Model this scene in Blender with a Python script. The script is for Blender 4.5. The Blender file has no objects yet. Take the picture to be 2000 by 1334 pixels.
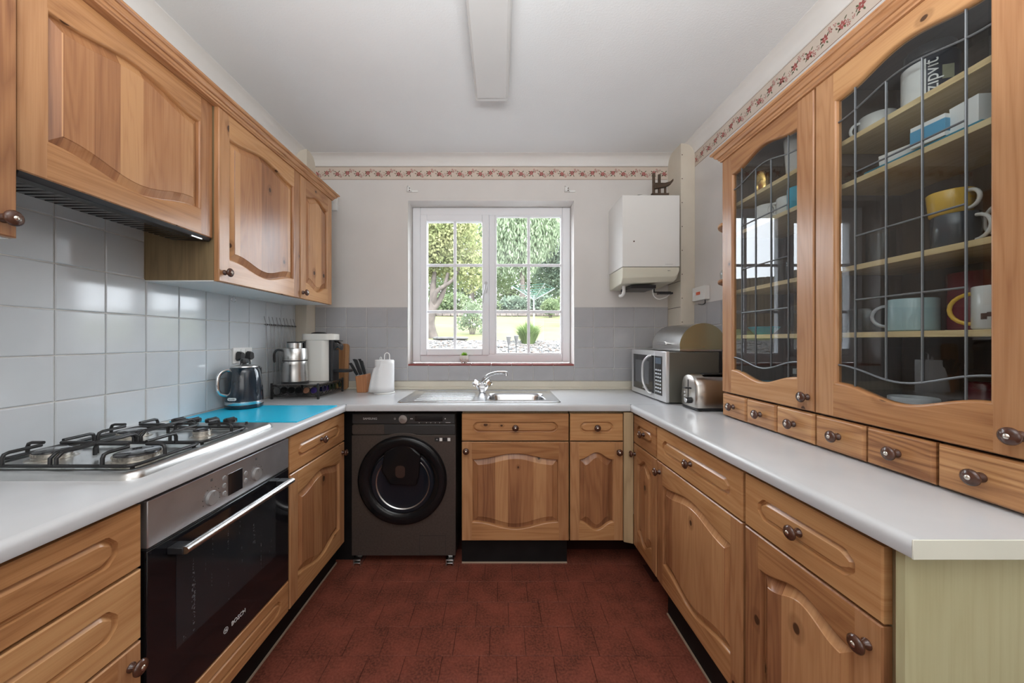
import bpy, bmesh, math, random
from mathutils import Vector, Matrix
from mathutils.geometry import tessellate_polygon
random.seed(7)
S = bpy.context.scene
C = S.collection
PI = math.pi
R = math.radians

# ------------------------------------------------------------------ camera, world, lights, exposure
cam_d = bpy.data.cameras.new('camera')
cam = bpy.data.objects.new('camera', cam_d); C.objects.link(cam)
cam.location = (0, 0, 1.288); cam.rotation_euler = (R(90), 0, 0)
cam_d.sensor_fit = 'HORIZONTAL'; cam_d.sensor_width = 36.0
cam_d.lens = 706.0 / 2000.0 * 36.0
cam_d.shift_x = (1000.0 - 977.0) / 2000.0
cam_d.shift_y = -(667.0 - 665.0) / 2000.0
cam_d.clip_start = 0.02; cam_d.clip_end = 300
S.camera = cam

W = bpy.data.worlds.new('sky'); S.world = W; W.use_nodes = True
wn = W.node_tree; wn.nodes.clear()
_o = wn.nodes.new('ShaderNodeOutputWorld'); _b = wn.nodes.new('ShaderNodeBackground')
_b.inputs['Color'].default_value = (0.86, 0.93, 1.0, 1); _b.inputs['Strength'].default_value = 8.6
wn.links.new(_b.outputs[0], _o.inputs[0])

def area(name, loc, rot, sx, sy, power, col=(1, 1, 1)):
    l = bpy.data.lights.new(name, 'AREA'); l.shape = 'RECTANGLE'; l.size = sx; l.size_y = sy
    l.energy = power; l.color = col
    o = bpy.data.objects.new(name, l); C.objects.link(o); o.location = loc; o.rotation_euler = rot
    return o
# unseen fill lamps added behind and above the camera, no real source there
area('rear_fill', (0.0, -1.72, 1.75), (R(90), 0, 0), 1.8, 1.2, 8, (1.0, 0.985, 0.96))
area('ceiling_fill', (0.0, -0.05, 1.72), (R(180), 0, 0), 1.0, 0.5, 46, (0.98, 0.99, 1.0))  # added uplight, brightens the room by way of the ceiling
sun_d = bpy.data.lights.new('sun', 'SUN'); sun_d.energy = 2.4; sun_d.angle = R(12); sun_d.color = (1.0, .96, .9)
sun = bpy.data.objects.new('sun', sun_d); C.objects.link(sun); sun.rotation_euler = (R(40), R(25), 0)

S.view_settings.view_transform = 'Standard'; S.view_settings.look = 'None'
S.view_settings.exposure = 0.45; S.view_settings.gamma = 1.0; S.view_settings.use_curve_mapping = False
S.cycles.max_bounces = 10; S.cycles.diffuse_bounces = 5; S.cycles.glossy_bounces = 4
S.cycles.transparent_max_bounces = 12; S.cycles.sample_clamp_indirect = 6.0

# ------------------------------------------------------------------ materials
MATS = {}
def _new(name):
    m = bpy.data.materials.new(name); m.use_nodes = True
    nt = m.node_tree; bs = nt.nodes['Principled BSDF']
    return m, nt, bs
def N(nt, typ, **kw):
    n = nt.nodes.new(typ)
    for k, v in kw.items():
        if k.startswith('i_'):
            key = k[2:]
            n.inputs[int(key) if key.isdigit() else key.replace('_', ' ')].default_value = v
        else: setattr(n, k, v)
    return n
def L(nt, a, b): nt.links.new(a, b)
def M(nt, op, a, b=None, c=None, clamp=False):
    n = nt.nodes.new('ShaderNodeMath'); n.operation = op; n.use_clamp = clamp
    for i, x in enumerate((a, b, c)):
        if x is None: continue
        if isinstance(x, (int, float)): n.inputs[i].default_value = x
        else: nt.links.new(x, n.inputs[i])
    return n.outputs[0]
def ramp(nt, fac, stops):
    r = nt.nodes.new('ShaderNodeValToRGB'); nt.links.new(fac, r.inputs[0])
    els = r.color_ramp.elements
    els[0].position, els[0].color = stops[0][0], (*stops[0][1], 1)
    els[1].position, els[1].color = stops[-1][0], (*stops[-1][1], 1)
    for p, c in stops[1:-1]:
        e = els.new(p); e.color = (*c, 1)
    return r.outputs[0]
def mixc(nt, fac, a, b, mode='MIX'):
    n = nt.nodes.new('ShaderNodeMix'); n.data_type = 'RGBA'; n.blend_type = mode
    if isinstance(fac, (int, float)): n.inputs[0].default_value = fac
    else: nt.links.new(fac, n.inputs[0])
    for idx, x in ((6, a), (7, b)):
        if isinstance(x, tuple): n.inputs[idx].default_value = (*x, 1) if len(x) == 3 else x
        else: nt.links.new(x, n.inputs[idx])
    return n.outputs[2]

def plain(name, col, rough=0.5, metal=0.0, spec=0.5, coat=0.0, var=0.0, vscale=8.0, bump=0.0, bscale=60.0, trans=0.0, ior=1.45, aniso=0.0, world=False):
    """simple procedural material: colour varied by noise, optional fine bump"""
    if name in MATS: return MATS[name]
    m, nt, bs = _new(name)
    bs.inputs['Base Color'].default_value = (*col, 1); bs.inputs['Roughness'].default_value = rough
    bs.inputs['Metallic'].default_value = metal; bs.inputs['Specular IOR Level'].default_value = spec
    bs.inputs['Coat Weight'].default_value = coat; bs.inputs['Coat Roughness'].default_value = 0.08
    bs.inputs['Transmission Weight'].default_value = trans; bs.inputs['IOR'].default_value = ior
    bs.inputs['Anisotropic'].default_value = aniso
    tc = N(nt, 'ShaderNodeNewGeometry') if world else N(nt, 'ShaderNodeTexCoord'); oc = tc.outputs['Position'] if world else tc.outputs['Object']
    if var:
        nz = N(nt, 'ShaderNodeTexNoise', i_Scale=vscale, i_Detail=4.0); L(nt, oc, nz.inputs['Vector'])
        d = tuple(max(0, c * (1 - var)) for c in col); u = tuple(min(1, c * (1 + var)) for c in col)
        L(nt, ramp(nt, nz.outputs['Fac'], [(0.3, d), (0.7, u)]), bs.inputs['Base Color'])
    if bump:
        nb = N(nt, 'ShaderNodeTexNoise', i_Scale=bscale, i_Detail=3.0); L(nt, oc, nb.inputs['Vector'])
        bp = N(nt, 'ShaderNodeBump', i_Strength=bump, i_Distance=0.004); L(nt, nb.outputs['Fac'], bp.inputs['Height'])
        L(nt, bp.outputs[0], bs.inputs['Normal'])
    MATS[name] = m
    return m

def wood(name, light, mid, dark, stave=0.0, rough=0.33, knots=1.0, contrast=1.0, spec=0.5, rings_amt=1.0, stave_amt=0.55):
    """pine by UV: v runs along the grain in metres, u across; u carries 10*piece number"""
    if name in MATS: return MATS[name]
    m, nt, bs = _new(name)
    uv = N(nt, 'ShaderNodeUVMap'); uv.uv_map = 'grain'
    sp = N(nt, 'ShaderNodeSeparateXYZ'); L(nt, uv.outputs[0], sp.inputs[0])
    u, v = sp.outputs[0], sp.outputs[1]
    pid = M(nt, 'FLOOR', M(nt, 'DIVIDE', M(nt, 'ADD', u, 5.0), 10.0))
    ul = M(nt, 'SUBTRACT', u, M(nt, 'MULTIPLY', pid, 10.0))
    seed = pid
    if stave:
        wv = M(nt, 'ADD', M(nt, 'DIVIDE', ul, stave), M(nt, 'MULTIPLY', pid, 0.37))
        st = M(nt, 'FLOOR', wv)
        seed = M(nt, 'ADD', M(nt, 'MULTIPLY', pid, 17.0), st)
    wn_ = N(nt, 'ShaderNodeTexWhiteNoise', noise_dimensions='1D'); L(nt, seed, wn_.inputs['W'])
    rnd = wn_.outputs['Value']
    def vec(su, sv, off):
        c = N(nt, 'ShaderNodeCombineXYZ')
        L(nt, M(nt, 'MULTIPLY', ul, su), c.inputs[0])
        L(nt, M(nt, 'ADD', M(nt, 'MULTIPLY', v, sv), M(nt, 'MULTIPLY', rnd, 31.0)), c.inputs[1])
        L(nt, M(nt, 'ADD', M(nt, 'MULTIPLY', rnd, 57.0), off), c.inputs[2])
        return c.outputs[0]
    n1 = N(nt, 'ShaderNodeTexNoise', i_Scale=1.0, i_Detail=2.0, i_Roughness=0.45); L(nt, vec(11, 0.9, 0.0), n1.inputs['Vector'])
    n2 = N(nt, 'ShaderNodeTexNoise', i_Scale=1.0, i_Detail=3.0, i_Roughness=0.6); L(nt, vec(230, 5.0, 3.0), n2.inputs['Vector'])
    n3 = N(nt, 'ShaderNodeTexNoise', i_Scale=1.0, i_Detail=2.0); L(nt, vec(5, 2.2, 9.0), n3.inputs['Vector'])
    rings = M(nt, 'PINGPONG', M(nt, 'MULTIPLY', n1.outputs['Fac'], 11.0), 0.5)
    rings = M(nt, 'POWER', M(nt, 'MULTIPLY', rings, 2.0), 1.6)
    f = M(nt, 'MULTIPLY', rings, 0.33 * contrast * rings_amt)
    f = M(nt, 'ADD', f, M(nt, 'MULTIPLY', M(nt, 'SUBTRACT', n2.outputs['Fac'], 0.5), 0.55 * contrast))
    f = M(nt, 'ADD', f, M(nt, 'MULTIPLY', M(nt, 'SUBTRACT', n3.outputs['Fac'], 0.5), 0.5))
    f = M(nt, 'ADD', f, M(nt, 'MULTIPLY', M(nt, 'SUBTRACT', rnd, 0.5), stave_amt))
    f = M(nt, 'ADD', f, 0.3, clamp=True)
    col = ramp(nt, f, [(0.0, light), (0.45, mid), (1.0, dark)])
    if knots:
        vo = N(nt, 'ShaderNodeTexVoronoi', voronoi_dimensions='2D', i_Scale=1.0, i_Randomness=0.9)
        kc = N(nt, 'ShaderNodeCombineXYZ'); L(nt, M(nt, 'ADD', M(nt, 'MULTIPLY', ul, 8.0), M(nt, 'MULTIPLY', pid, 3.71)), kc.inputs[0]); L(nt, M(nt, 'ADD', M(nt, 'MULTIPLY', v, 6.0), M(nt, 'MULTIPLY', pid, 5.13)), kc.inputs[1])
        L(nt, kc.outputs[0], vo.inputs['Vector'])
        cs = N(nt, 'ShaderNodeSeparateColor'); L(nt, vo.outputs['Color'], cs.inputs[0])
        has = M(nt, 'LESS_THAN', cs.outputs[0], 0.11 * knots)
        size = M(nt, 'ADD', M(nt, 'MULTIPLY', cs.outputs[1], 0.05), 0.035)
        nd = M(nt, 'DIVIDE', vo.outputs['Distance'], size)
        kn = M(nt, 'SMOOTHSTEP' if False else 'SUBTRACT', 1.25, nd, clamp=True)
        kn = M(nt, 'MULTIPLY', M(nt, 'MULTIPLY', kn, 3.0, clamp=True), has)
        halo = M(nt, 'MULTIPLY', M(nt, 'MULTIPLY', M(nt, 'SUBTRACT', 3.2, nd, clamp=True), 0.35), has)
        col = mixc(nt, halo, col, tuple(c * 0.75 for c in dark))
        col = mixc(nt, M(nt, 'MULTIPLY', kn, 0.9), col, (0.05, 0.022, 0.012))
    L(nt, col, bs.inputs['Base Color'])
    bs.inputs['Roughness'].default_value = rough; bs.inputs['Specular IOR Level'].default_value = spec
    bp = N(nt, 'ShaderNodeBump', i_Strength=0.12, i_Distance=0.002); L(nt, n2.outputs['Fac'], bp.inputs['Height'])
    L(nt, bp.outputs[0], bs.inputs['Normal'])
    MATS[name] = m
    return m

def glassy(name, ior=1.6, tint=(1, 1, 1), rough=0.0):
    if name in MATS: return MATS[name]
    m, nt, bs = _new(name); nt.nodes.remove(bs)
    out = nt.nodes['Material Output']
    tr = N(nt, 'ShaderNodeBsdfTransparent'); tr.inputs[0].default_value = (*tint, 1)
    gl = N(nt, 'ShaderNodeBsdfGlossy'); gl.inputs['Roughness'].default_value = rough
    fr = N(nt, 'ShaderNodeFresnel'); fr.inputs['IOR'].default_value = ior
    ge = N(nt, 'ShaderNodeNewGeometry')
    mx = N(nt, 'ShaderNodeMixShader'); L(nt, M(nt, 'MULTIPLY', fr.outputs[0], M(nt, 'SUBTRACT', 1.0, ge.outputs['Backfacing'])), mx.inputs[0]); L(nt, tr.outputs[0], mx.inputs[1]); L(nt, gl.outputs[0], mx.inputs[2])
    L(nt, mx.outputs[0], out.inputs[0])
    MATS[name] = m
    return m

PINE = dict(light=(0.57, 0.315, 0.14), mid=(0.45, 0.22, 0.092), dark=(0.24, 0.098, 0.04))
PANEL = dict(light=(0.52, 0.275, 0.125), mid=(0.39, 0.18, 0.08), dark=(0.19, 0.076, 0.036))
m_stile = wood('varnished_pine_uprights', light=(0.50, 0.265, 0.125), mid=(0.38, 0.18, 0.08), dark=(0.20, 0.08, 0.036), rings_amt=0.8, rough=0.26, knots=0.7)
m_frame = wood('varnished_pine', **PINE, rings_amt=0.8, rough=0.26)
m_panel = wood('varnished_pine_staves', **PANEL, stave=0.072, rings_amt=0.55, stave_amt=0.85, rough=0.27)
m_drawer = wood('striped_pine', **PINE, contrast=1.7, knots=0.5)
m_cornice = wood('cornice_pine', light=(0.55, 0.29, 0.14), mid=(0.42, 0.20, 0.09), dark=(0.25, 0.10, 0.045), contrast=1.5, knots=0, rough=0.2)
m_side = wood('dull_side_laminate', light=(0.32, 0.235, 0.125), mid=(0.26, 0.185, 0.095), dark=(0.18, 0.12, 0.06), knots=0, rough=0.5)
m_post = wood('bare_pine', light=(0.56, 0.42, 0.25), mid=(0.47, 0.34, 0.19), dark=(0.34, 0.23, 0.12), knots=0, rough=0.55)
m_pale = wood('pale_pine_laminate', light=(0.52, 0.49, 0.29), mid=(0.46, 0.42, 0.235), dark=(0.33, 0.29, 0.14), knots=0, contrast=0.9, rough=0.5)
m_shelf = wood('shelf_edge_pine', light=(0.80, 0.64, 0.36), mid=(0.72, 0.54, 0.28), dark=(0.55, 0.38, 0.18), knots=0, rough=0.5)
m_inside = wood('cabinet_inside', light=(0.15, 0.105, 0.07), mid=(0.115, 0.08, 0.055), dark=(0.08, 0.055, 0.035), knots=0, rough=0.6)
m_knob = plain('turned_dark_wood', (0.075, 0.03, 0.018), 0.22, coat=0.4, var=0.3, vscale=60)
m_brass = plain('knob_screw_metal', (0.75, 0.7, 0.62), 0.25, metal=1.0)
m_white_wall = plain('white_wall_paint', (0.70, 0.675, 0.65), 0.85, var=0.04, vscale=2.5, bump=0.06, bscale=180)
m_ceil = plain('ceiling_paint', (0.80, 0.815, 0.82), 0.9, var=0.02, vscale=2, bump=0.25, bscale=120)
m_cove = plain('cove_paint', (0.78, 0.765, 0.74), 0.8, var=0.03, vscale=4)
m_box = plain('cream_pipe_boxing', (0.70, 0.64, 0.54), 0.6, var=0.05, vscale=5)
m_grout = plain('grout', (0.66, 0.64, 0.60), 0.85, var=0.1, vscale=30)
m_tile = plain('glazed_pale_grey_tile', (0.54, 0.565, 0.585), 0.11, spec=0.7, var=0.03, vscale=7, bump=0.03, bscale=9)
m_tile_shaded = plain('glazed_grey_tile_shaded', (0.42, 0.42, 0.435), 0.12, spec=0.5, var=0.05, vscale=7, bump=0.03, bscale=9)  # same glaze as the left wall, backlit shade put into its colour
m_worktop = plain('grey_white_laminate', (0.55, 0.555, 0.565), 0.22, var=0.03, vscale=6)
m_top_end = plain('cream_worktop_end', (0.74, 0.74, 0.64), 0.55, var=0.03)
m_upstand = plain('cream_upstand', (0.66, 0.62, 0.52), 0.4, var=0.06, vscale=5)
m_black = plain('black_plinth_board', (0.010, 0.009, 0.009), 0.6, var=0.3, spec=0.2)
m_strip = plain('beige_floor_strip', (0.42, 0.33, 0.25), 0.6)
m_floor = plain('dark_underfloor', (0.07, 0.018, 0.012), 0.8)
m_steel = plain('brushed_steel', (0.62, 0.62, 0.61), 0.28, metal=1.0, var=0.05, vscale=14)
m_steel_dk = plain('satin_steel_panel', (0.5, 0.5, 0.49), 0.33, metal=1.0, var=0.08, vscale=10)
m_chrome = plain('polished_chrome', (0.78, 0.79, 0.8), 0.07, metal=1.0)
m_blackgloss = plain('black_gloss', (0.012, 0.012, 0.014), 0.08, spec=0.6, coat=0.5)
m_blackplastic = plain('black_plastic', (0.02, 0.02, 0.022), 0.35, var=0.1)
m_iron = plain('black_enamel_wire', (0.016, 0.016, 0.017), 0.3)
m_whiteplastic = plain('white_plastic', (0.80, 0.80, 0.78), 0.35, var=0.01)
m_upvc = plain('white_upvc', (0.86, 0.87, 0.90), 0.3)
m_whandle = plain('window_handle_white', (0.60, 0.61, 0.63), 0.3)
m_boiler = plain('white_boiler_enamel', (0.76, 0.755, 0.73), 0.35, var=0.01)
m_cream = plain('cream_boiler_skirt', (0.66, 0.64, 0.53), 0.4)
m_lead = plain('lead_came', (0.16, 0.17, 0.18), 0.4, metal=0.6, spec=0.6)
m_white_china = plain('white_china', (0.75, 0.74, 0.71), 0.2, coat=0.3)
m_glass = glassy('window_glass', 1.45)
m_cabglass = glassy('cabinet_glass', 1.75, (0.86, 0.88, 0.88))
m_jarglass = glassy('jar_glass', 1.5, (0.9, 0.93, 0.93), 0.02)

# ------------------------------------------------------------------ mesh builder
_pid = [0]
def newpid():
    _pid[0] += 1; return _pid[0] % 500
class MB:
    def __init__(s): s.v = []; s.f = []; s.info = []      # info: (mat, grain, pid)
    def add(s, vs, fs, mat=0, grain='z', pid=None, mtx=None):
        if pid is None: pid = newpid()
        b = len(s.v)
        for p in vs:
            p = Vector(p)
            s.v.append(mtx @ p if mtx else p)
        for f in fs:
            s.f.append([b + i for i in f]); s.info.append((mat, grain, pid))
        return s
    def box(s, x0, x1, y0, y1, z0, z1, mat=0, grain='z', pid=None, mtx=None):
        if x0 > x1: x0, x1 = x1, x0
        if y0 > y1: y0, y1 = y1, y0
        if z0 > z1: z0, z1 = z1, z0
        vs = [(x0,y0,z0),(x1,y0,z0),(x1,y1,z0),(x0,y1,z0),(x0,y0,z1),(x1,y0,z1),(x1,y1,z1),(x0,y1,z1)]
        fs = [(0,3,2,1),(4,5,6,7),(0,1,5,4),(1,2,6,5),(2,3,7,6),(3,0,4,7)]
        return s.add(vs, fs, mat, grain, pid, mtx)
    def loft(s, loops, mat=0, closed=True, cap0=True, cap1=True, grain='z', pid=None, mtx=None):
        if pid is None: pid = newpid()
        n = len(loops[0]); vs = [p for l in loops for p in l]; fs = []
        m = n if closed else n - 1
        for k in range(len(loops) - 1):
            for i in range(m):
                j = (i + 1) % n
                fs.append((k*n+i, k*n+j, (k+1)*n+j, (k+1)*n+i))
        if closed and cap0: fs.append(tuple(range(n - 1, -1, -1)))
        if closed and cap1: fs.append(tuple((len(loops)-1)*n + i for i in range(n)))
        return s.add(vs, fs, mat, grain, pid, mtx)
    def prism(s, poly, a0, a1, axis='z', mat=0, grain='z', pid=None, mtx=None, holes=()):
        """poly in the plane normal to axis: axis z -> (x,y); y -> (x,z); x -> (y,z)"""
        def P(q, a):
            return {'z': (q[0], q[1], a), 'y': (q[0], a, q[1]), 'x': (a, q[0], q[1])}[axis]
        if pid is None: pid = newpid()
        loops = [list(poly)] + [list(h) for h in holes]
        tris = tessellate_polygon([[Vector((p[0], p[1], 0)) for p in l] for l in loops])
        flat = [p for l in loops for p in l]; n = len(flat)
        vs = [P(p, a0) for p in flat] + [P(p, a1) for p in flat]
        fs = [tuple(t) for t in tris] + [tuple(n + i for i in reversed(t)) for t in tris]
        o = 0
        for l in loops:
            k = len(l)
            for i in range(k):
                j = (i + 1) % k
                fs.append((o+i, o+j, n+o+j, n+o+i))
            o += k
        return s.add(vs, fs, mat, grain, pid, mtx)
    def lathe(s, prof, seg=24, mat=0, mtx=None, cap=False, arc=2*PI, a0=0.0, pid=None):
        """prof: (r, z) pairs turned about z"""
        if pid is None: pid = newpid()
        full = abs(arc - 2*PI) < 1e-6
        cnt = seg if full else seg + 1
        vs = []; fs = []
        for r, z in prof:
            for i in range(cnt):
                a = a0 + arc * i / seg
                vs.append((r*math.cos(a), r*math.sin(a), z))
        for k in range(len(prof) - 1):
            for i in range(seg):
                j = (i + 1) % cnt
                fs.append((k*cnt+i, k*cnt+j, (k+1)*cnt+j, (k+1)*cnt+i))
        if cap:
            fs.append(tuple(range(cnt - 1, -1, -1))); fs.append(tuple((len(prof)-1)*cnt + i for i in range(cnt)))
        return s.add(vs, fs, mat, 'z', pid, mtx)
    def tube(s, pts, r, seg=8, mat=0, closed=False, mtx=None, flat=1.0, pid=None):
        if pid is None: pid = newpid()
        pts = [Vector(p) for p in pts]; n = len(pts); rr = r if isinstance(r, (list, tuple)) else [r]*n
        t0 = (pts[1] - pts[0]).normalized()
        up = Vector((0, 0, 1)) if abs(t0.z) < 0.9 else Vector((1, 0, 0))
        nrm = t0.cross(up).normalized(); loops = []
        for i, p in enumerate(pts):
            if closed: t = (pts[(i+1) % n] - pts[i-1]).normalized()
            elif i == 0: t = (pts[1]-pts[0]).normalized()
            elif i == n-1: t = (pts[-1]-pts[-2]).normalized()
            else: t = ((pts[i+1]-p).normalized() + (p-pts[i-1]).normalized()).normalized()
            nrm = (nrm - t * nrm.dot(t))
            nrm = nrm.normalized() if nrm.length > 1e-6 else t.orthogonal().normalized()
            b = t.cross(nrm)
            loops.append([p + (nrm*math.cos(2*PI*k/seg) + b*math.sin(2*PI*k/seg)*flat) * rr[i] for k in range(seg)])
        if closed: loops.append(loops[0])
        return s.loft(loops, mat, True, not closed, not closed, 'z', pid, mtx)
    def build(s, name, mats, parent=None, loc=(0,0,0), rot=(0,0,0), smooth=40, bevel=0.0, segs=2):
        me = bpy.data.meshes.new(name)
        me.from_pydata([tuple(p) for p in s.v], [], s.f)
        if not isinstance(mats, (list, tuple)): mats = [mats]
        for m in mats: me.materials.append(m)
        uv = me.uv_layers.new(name='grain')
        ax = {'x': 0, 'y': 1, 'z': 2}
        me.update()
        d = uv.data
        for poly, (mi, g, pid) in zip(me.polygons, s.info):
            poly.material_index = mi
            nr = poly.normal; gi = ax[g]
            oth = [k for k in (0, 1, 2) if k != gi]
            ui = oth[0] if abs(nr[oth[0]]) < abs(nr[oth[1]]) else oth[1]
            for li in poly.loop_indices:
                p = s.v[me.loops[li].vertex_index]
                d[li].uv = (p[ui] + 10.0*pid, p[gi])
        bm = bmesh.new(); bm.from_mesh(me)
        bmesh.ops.recalc_face_normals(bm, faces=bm.faces); bm.to_mesh(me); bm.free()
        if smooth:
            me.polygons.foreach_set('use_smooth', [True]*len(me.polygons))
            me.set_sharp_from_angle(angle=R(smooth))
        o = bpy.data.objects.new(name, me); C.objects.link(o)
        o.location = loc; o.rotation_euler = rot
        if parent: o.parent = parent
        if bevel:
            b = o.modifiers.new('bevel', 'BEVEL'); b.width = bevel; b.segments = segs; b.limit_method = 'ANGLE'; b.angle_limit = R(35)
            b.harden_normals = False
        return o

def tag(o, label=None, cat=None, group=None, kind=None):
    if label: o['label'] = label
    if cat: o['category'] = cat
    if group: o['group'] = group
    if kind: o['kind'] = kind
    return o
def thing(name, label, cat, loc=(0,0,0), rz=0.0, group=None, kind=None):
    o = bpy.data.objects.new(name, None); C.objects.link(o); o.empty_display_size = 0.05
    o.location = loc; o.rotation_euler = (0, 0, rz)
    return tag(o, label, cat, group, kind)
def struct(o):
    o['kind'] = 'structure'; return o
def copy_tree(o, parent=None):
    c = o.copy(); C.objects.link(c); c.parent = parent
    for ch in o.children: copy_tree(ch, c)
    return c
def arc(cx, cy, r, a0, a1, n):
    return [(cx + r*math.cos(R(a0 + (a1-a0)*i/n)), cy + r*math.sin(R(a0 + (a1-a0)*i/n))) for i in range(n+1)]
def rrect(x0, x1, y0, y1, r, n=4):
    return arc(x1-r, y1-r, r, 0, 90, n) + arc(x0+r, y1-r, r, 90, 180, n) + arc(x0+r, y0+r, r, 180, 270, n) + arc(x1-r, y0+r, r, 270, 360, n)
def smooth_path(pts, n=6):
    """Catmull-Rom through points"""
    P = [Vector(p) for p in pts]; out = []
    for i in range(len(P)-1):
        p0 = P[max(i-1, 0)]; p1 = P[i]; p2 = P[i+1]; p3 = P[min(i+2, len(P)-1)]
        for k in range(n):
            t = k/n
            out.append(0.5*((2*p1) + (-p0+p2)*t + (2*p0-5*p1+4*p2-p3)*t*t + (-p0+3*p1-3*p2+p3)*t**3))
    out.append(P[-1]); return out
def sweep(mb, path, prof, mat=0, grain='y'):
    """path: list of (x,y); prof: list of (out, z); out is to the right of travel"""
    loops = []
    n = len(path)
    for i, p in enumerate(path):
        p = Vector(p)
        if i == 0: d = (Vector(path[1]) - p).normalized(); nr = Vector((d.y, -d.x)); k = 1
        elif i == n-1: d = (p - Vector(path[i-1])).normalized(); nr = Vector((d.y, -d.x)); k = 1
        else:
            d1 = (p - Vector(path[i-1])).normalized(); d2 = (Vector(path[i+1]) - p).normalized()
            n1 = Vector((d1.y, -d1.x)); n2 = Vector((d2.y, -d2.x)); nr = (n1+n2).normalized(); k = 1/max(0.3, nr.dot(n1))
        loops.append([(p.x + nr.x*o*k, p.y + nr.y*o*k, z) for o, z in prof])
    mb.loft(loops, mat, True, True, True, grain)
def text(name, body, size, parent, loc, rot, mat, ext=0.0003, align='CENTER', sx=1.0):
    cu = bpy.data.curves.new(name, 'FONT'); cu.body = body; cu.size = size; cu.extrude = ext; cu.align_x = align; cu.align_y = 'CENTER'
    cu.resolution_u = 3
    cu.materials.append(mat)
    tmp = bpy.data.objects.new('tmp', cu); C.objects.link(tmp); bpy.context.view_layer.update()
    me = bpy.data.meshes.new_from_object(tmp.evaluated_get(bpy.context.evaluated_depsgraph_get()))
    bpy.data.objects.remove(tmp); me.name = name
    o = bpy.data.objects.new(name, me); C.objects.link(o); o.location = loc; o.rotation_euler = rot; o.scale = (sx, 1, 1)
    if parent: o.parent = parent
    return o

# ================================================================== ROOM SHELL
XL, XR, YB, YR, ZC = -1.459, 1.345, 2.69, -1.8, 2.65
WT = 0.928                                   # worktop height
WX0, WX1, WZ0, WZ1 = -0.686, 0.549, 1.103, 2.328   # window opening
b = MB(); b.box(XL-0.1, XR+0.1, YR-0.1, YB+0.26, -0.10, -0.003)
floor = struct(b.build('floor', m_floor))
b = MB(); b.box(XL-0.1, XR+0.1, YR-0.1, YB+0.26, ZC, ZC+0.1)
struct(b.build('ceiling', m_ceil))
b = MB(); b.prism([(XL-0.1, -0.1), (XR+0.1, -0.1), (XR+0.1, ZC), (XL-0.1, ZC)], YB, YB+0.26, 'y', holes=[[(WX0, WZ0), (WX1, WZ0), (WX1, WZ1), (WX0, WZ1)]])
wall_back = struct(b.build('wall_back', m_white_wall))
b = MB(); b.box(XL-0.1, XL, YR, YB, -0.1, ZC); wall_left = struct(b.build('wall_left', m_white_wall))
b = MB(); b.box(XR, XR+0.1, YR, YB, -0.1, ZC); wall_right = struct(b.build('wall_right', m_white_wall))
b = MB(); b.prism([(XL, -0.1), (XR, -0.1), (XR, ZC), (XL, ZC)], YR-0.1, YR, 'y')
struct(b.build('wall_rear', m_white_wall))
b = MB()
for x in (-0.46, 0.40): b.box(x, x+0.06, YR, YR+0.02, 0.0, 2.06)
b.box(-0.46, 0.46, YR, YR+0.02, 2.0, 2.06)
b.box(-0.40, 0.40, YR, YR+0.012, 0.005, 2.0)
for x in (-0.30, 0.04):
    for z0, z1 in ((0.2, 0.9), (1.05, 1.85)): b.box(x, x+0.26, YR+0.012, YR+0.018, z0, z1)
d = struct(b.build('door_1', m_upvc, bevel=0.004))
b = MB(); b.tube([(-0.34, YR+0.012, 1.0), (-0.34, YR+0.05, 1.0), (-0.23, YR+0.05, 1.0)], 0.009, 10); b.build('door_handle', m_chrome, d)

# coved cornice round the top of the walls
cv = [(0.0, ZC-0.068), (0.006, ZC-0.066)] + [(0.07 - 0.064*math.cos(R(a)), ZC-0.068 + 0.064*math.sin(R(a))) for a in (10, 25, 40, 55, 70, 82)] + [(0.072, ZC-0.002), (0.072, ZC), (0.0, ZC)]
b = MB(); sweep(b, [(XL, YR), (XL, YB), (XR, YB), (XR, YR)], cv)
struct(b.build('trim_1', m_cove, smooth=30))

# ---- tiles: one mesh per size, each tile its own object
_tm = {}
def tile_obj(w, h, mat, parent, loc, rz, name='tile', th=0.006):
    key = (round(w, 4), round(h, 4), mat.name)
    if key not in _tm:
        g = 0.0016; e = 0.003; mb = MB()
        l0 = [(g, 0, g), (w-g, 0, g), (w-g, 0, h-g), (g, 0, h-g)]
        l1 = [(g, -th+0.0018, g), (w-g, -th+0.0018, g), (w-g, -th+0.0018, h-g), (g, -th+0.0018, h-g)]
        l2 = [(g+e, -th, g+e), (w-g-e, -th, g+e), (w-g-e, -th, h-g-e), (g+e, -th, h-g-e)]
        mb.loft([l0, l1, l2], cap0=False)
        o = mb.build(name, mat, parent, loc, (0, 0, rz), smooth=18); _tm[key] = o.data
        return o
    o = bpy.data.objects.new(name, _tm[key]); C.objects.link(o); o.parent = parent; o.location = loc; o.rotation_euler = (0, 0, rz)
    return o
rt = random.Random(3)
def jit(a=0.0012): return rt.uniform(-a, a)
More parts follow.
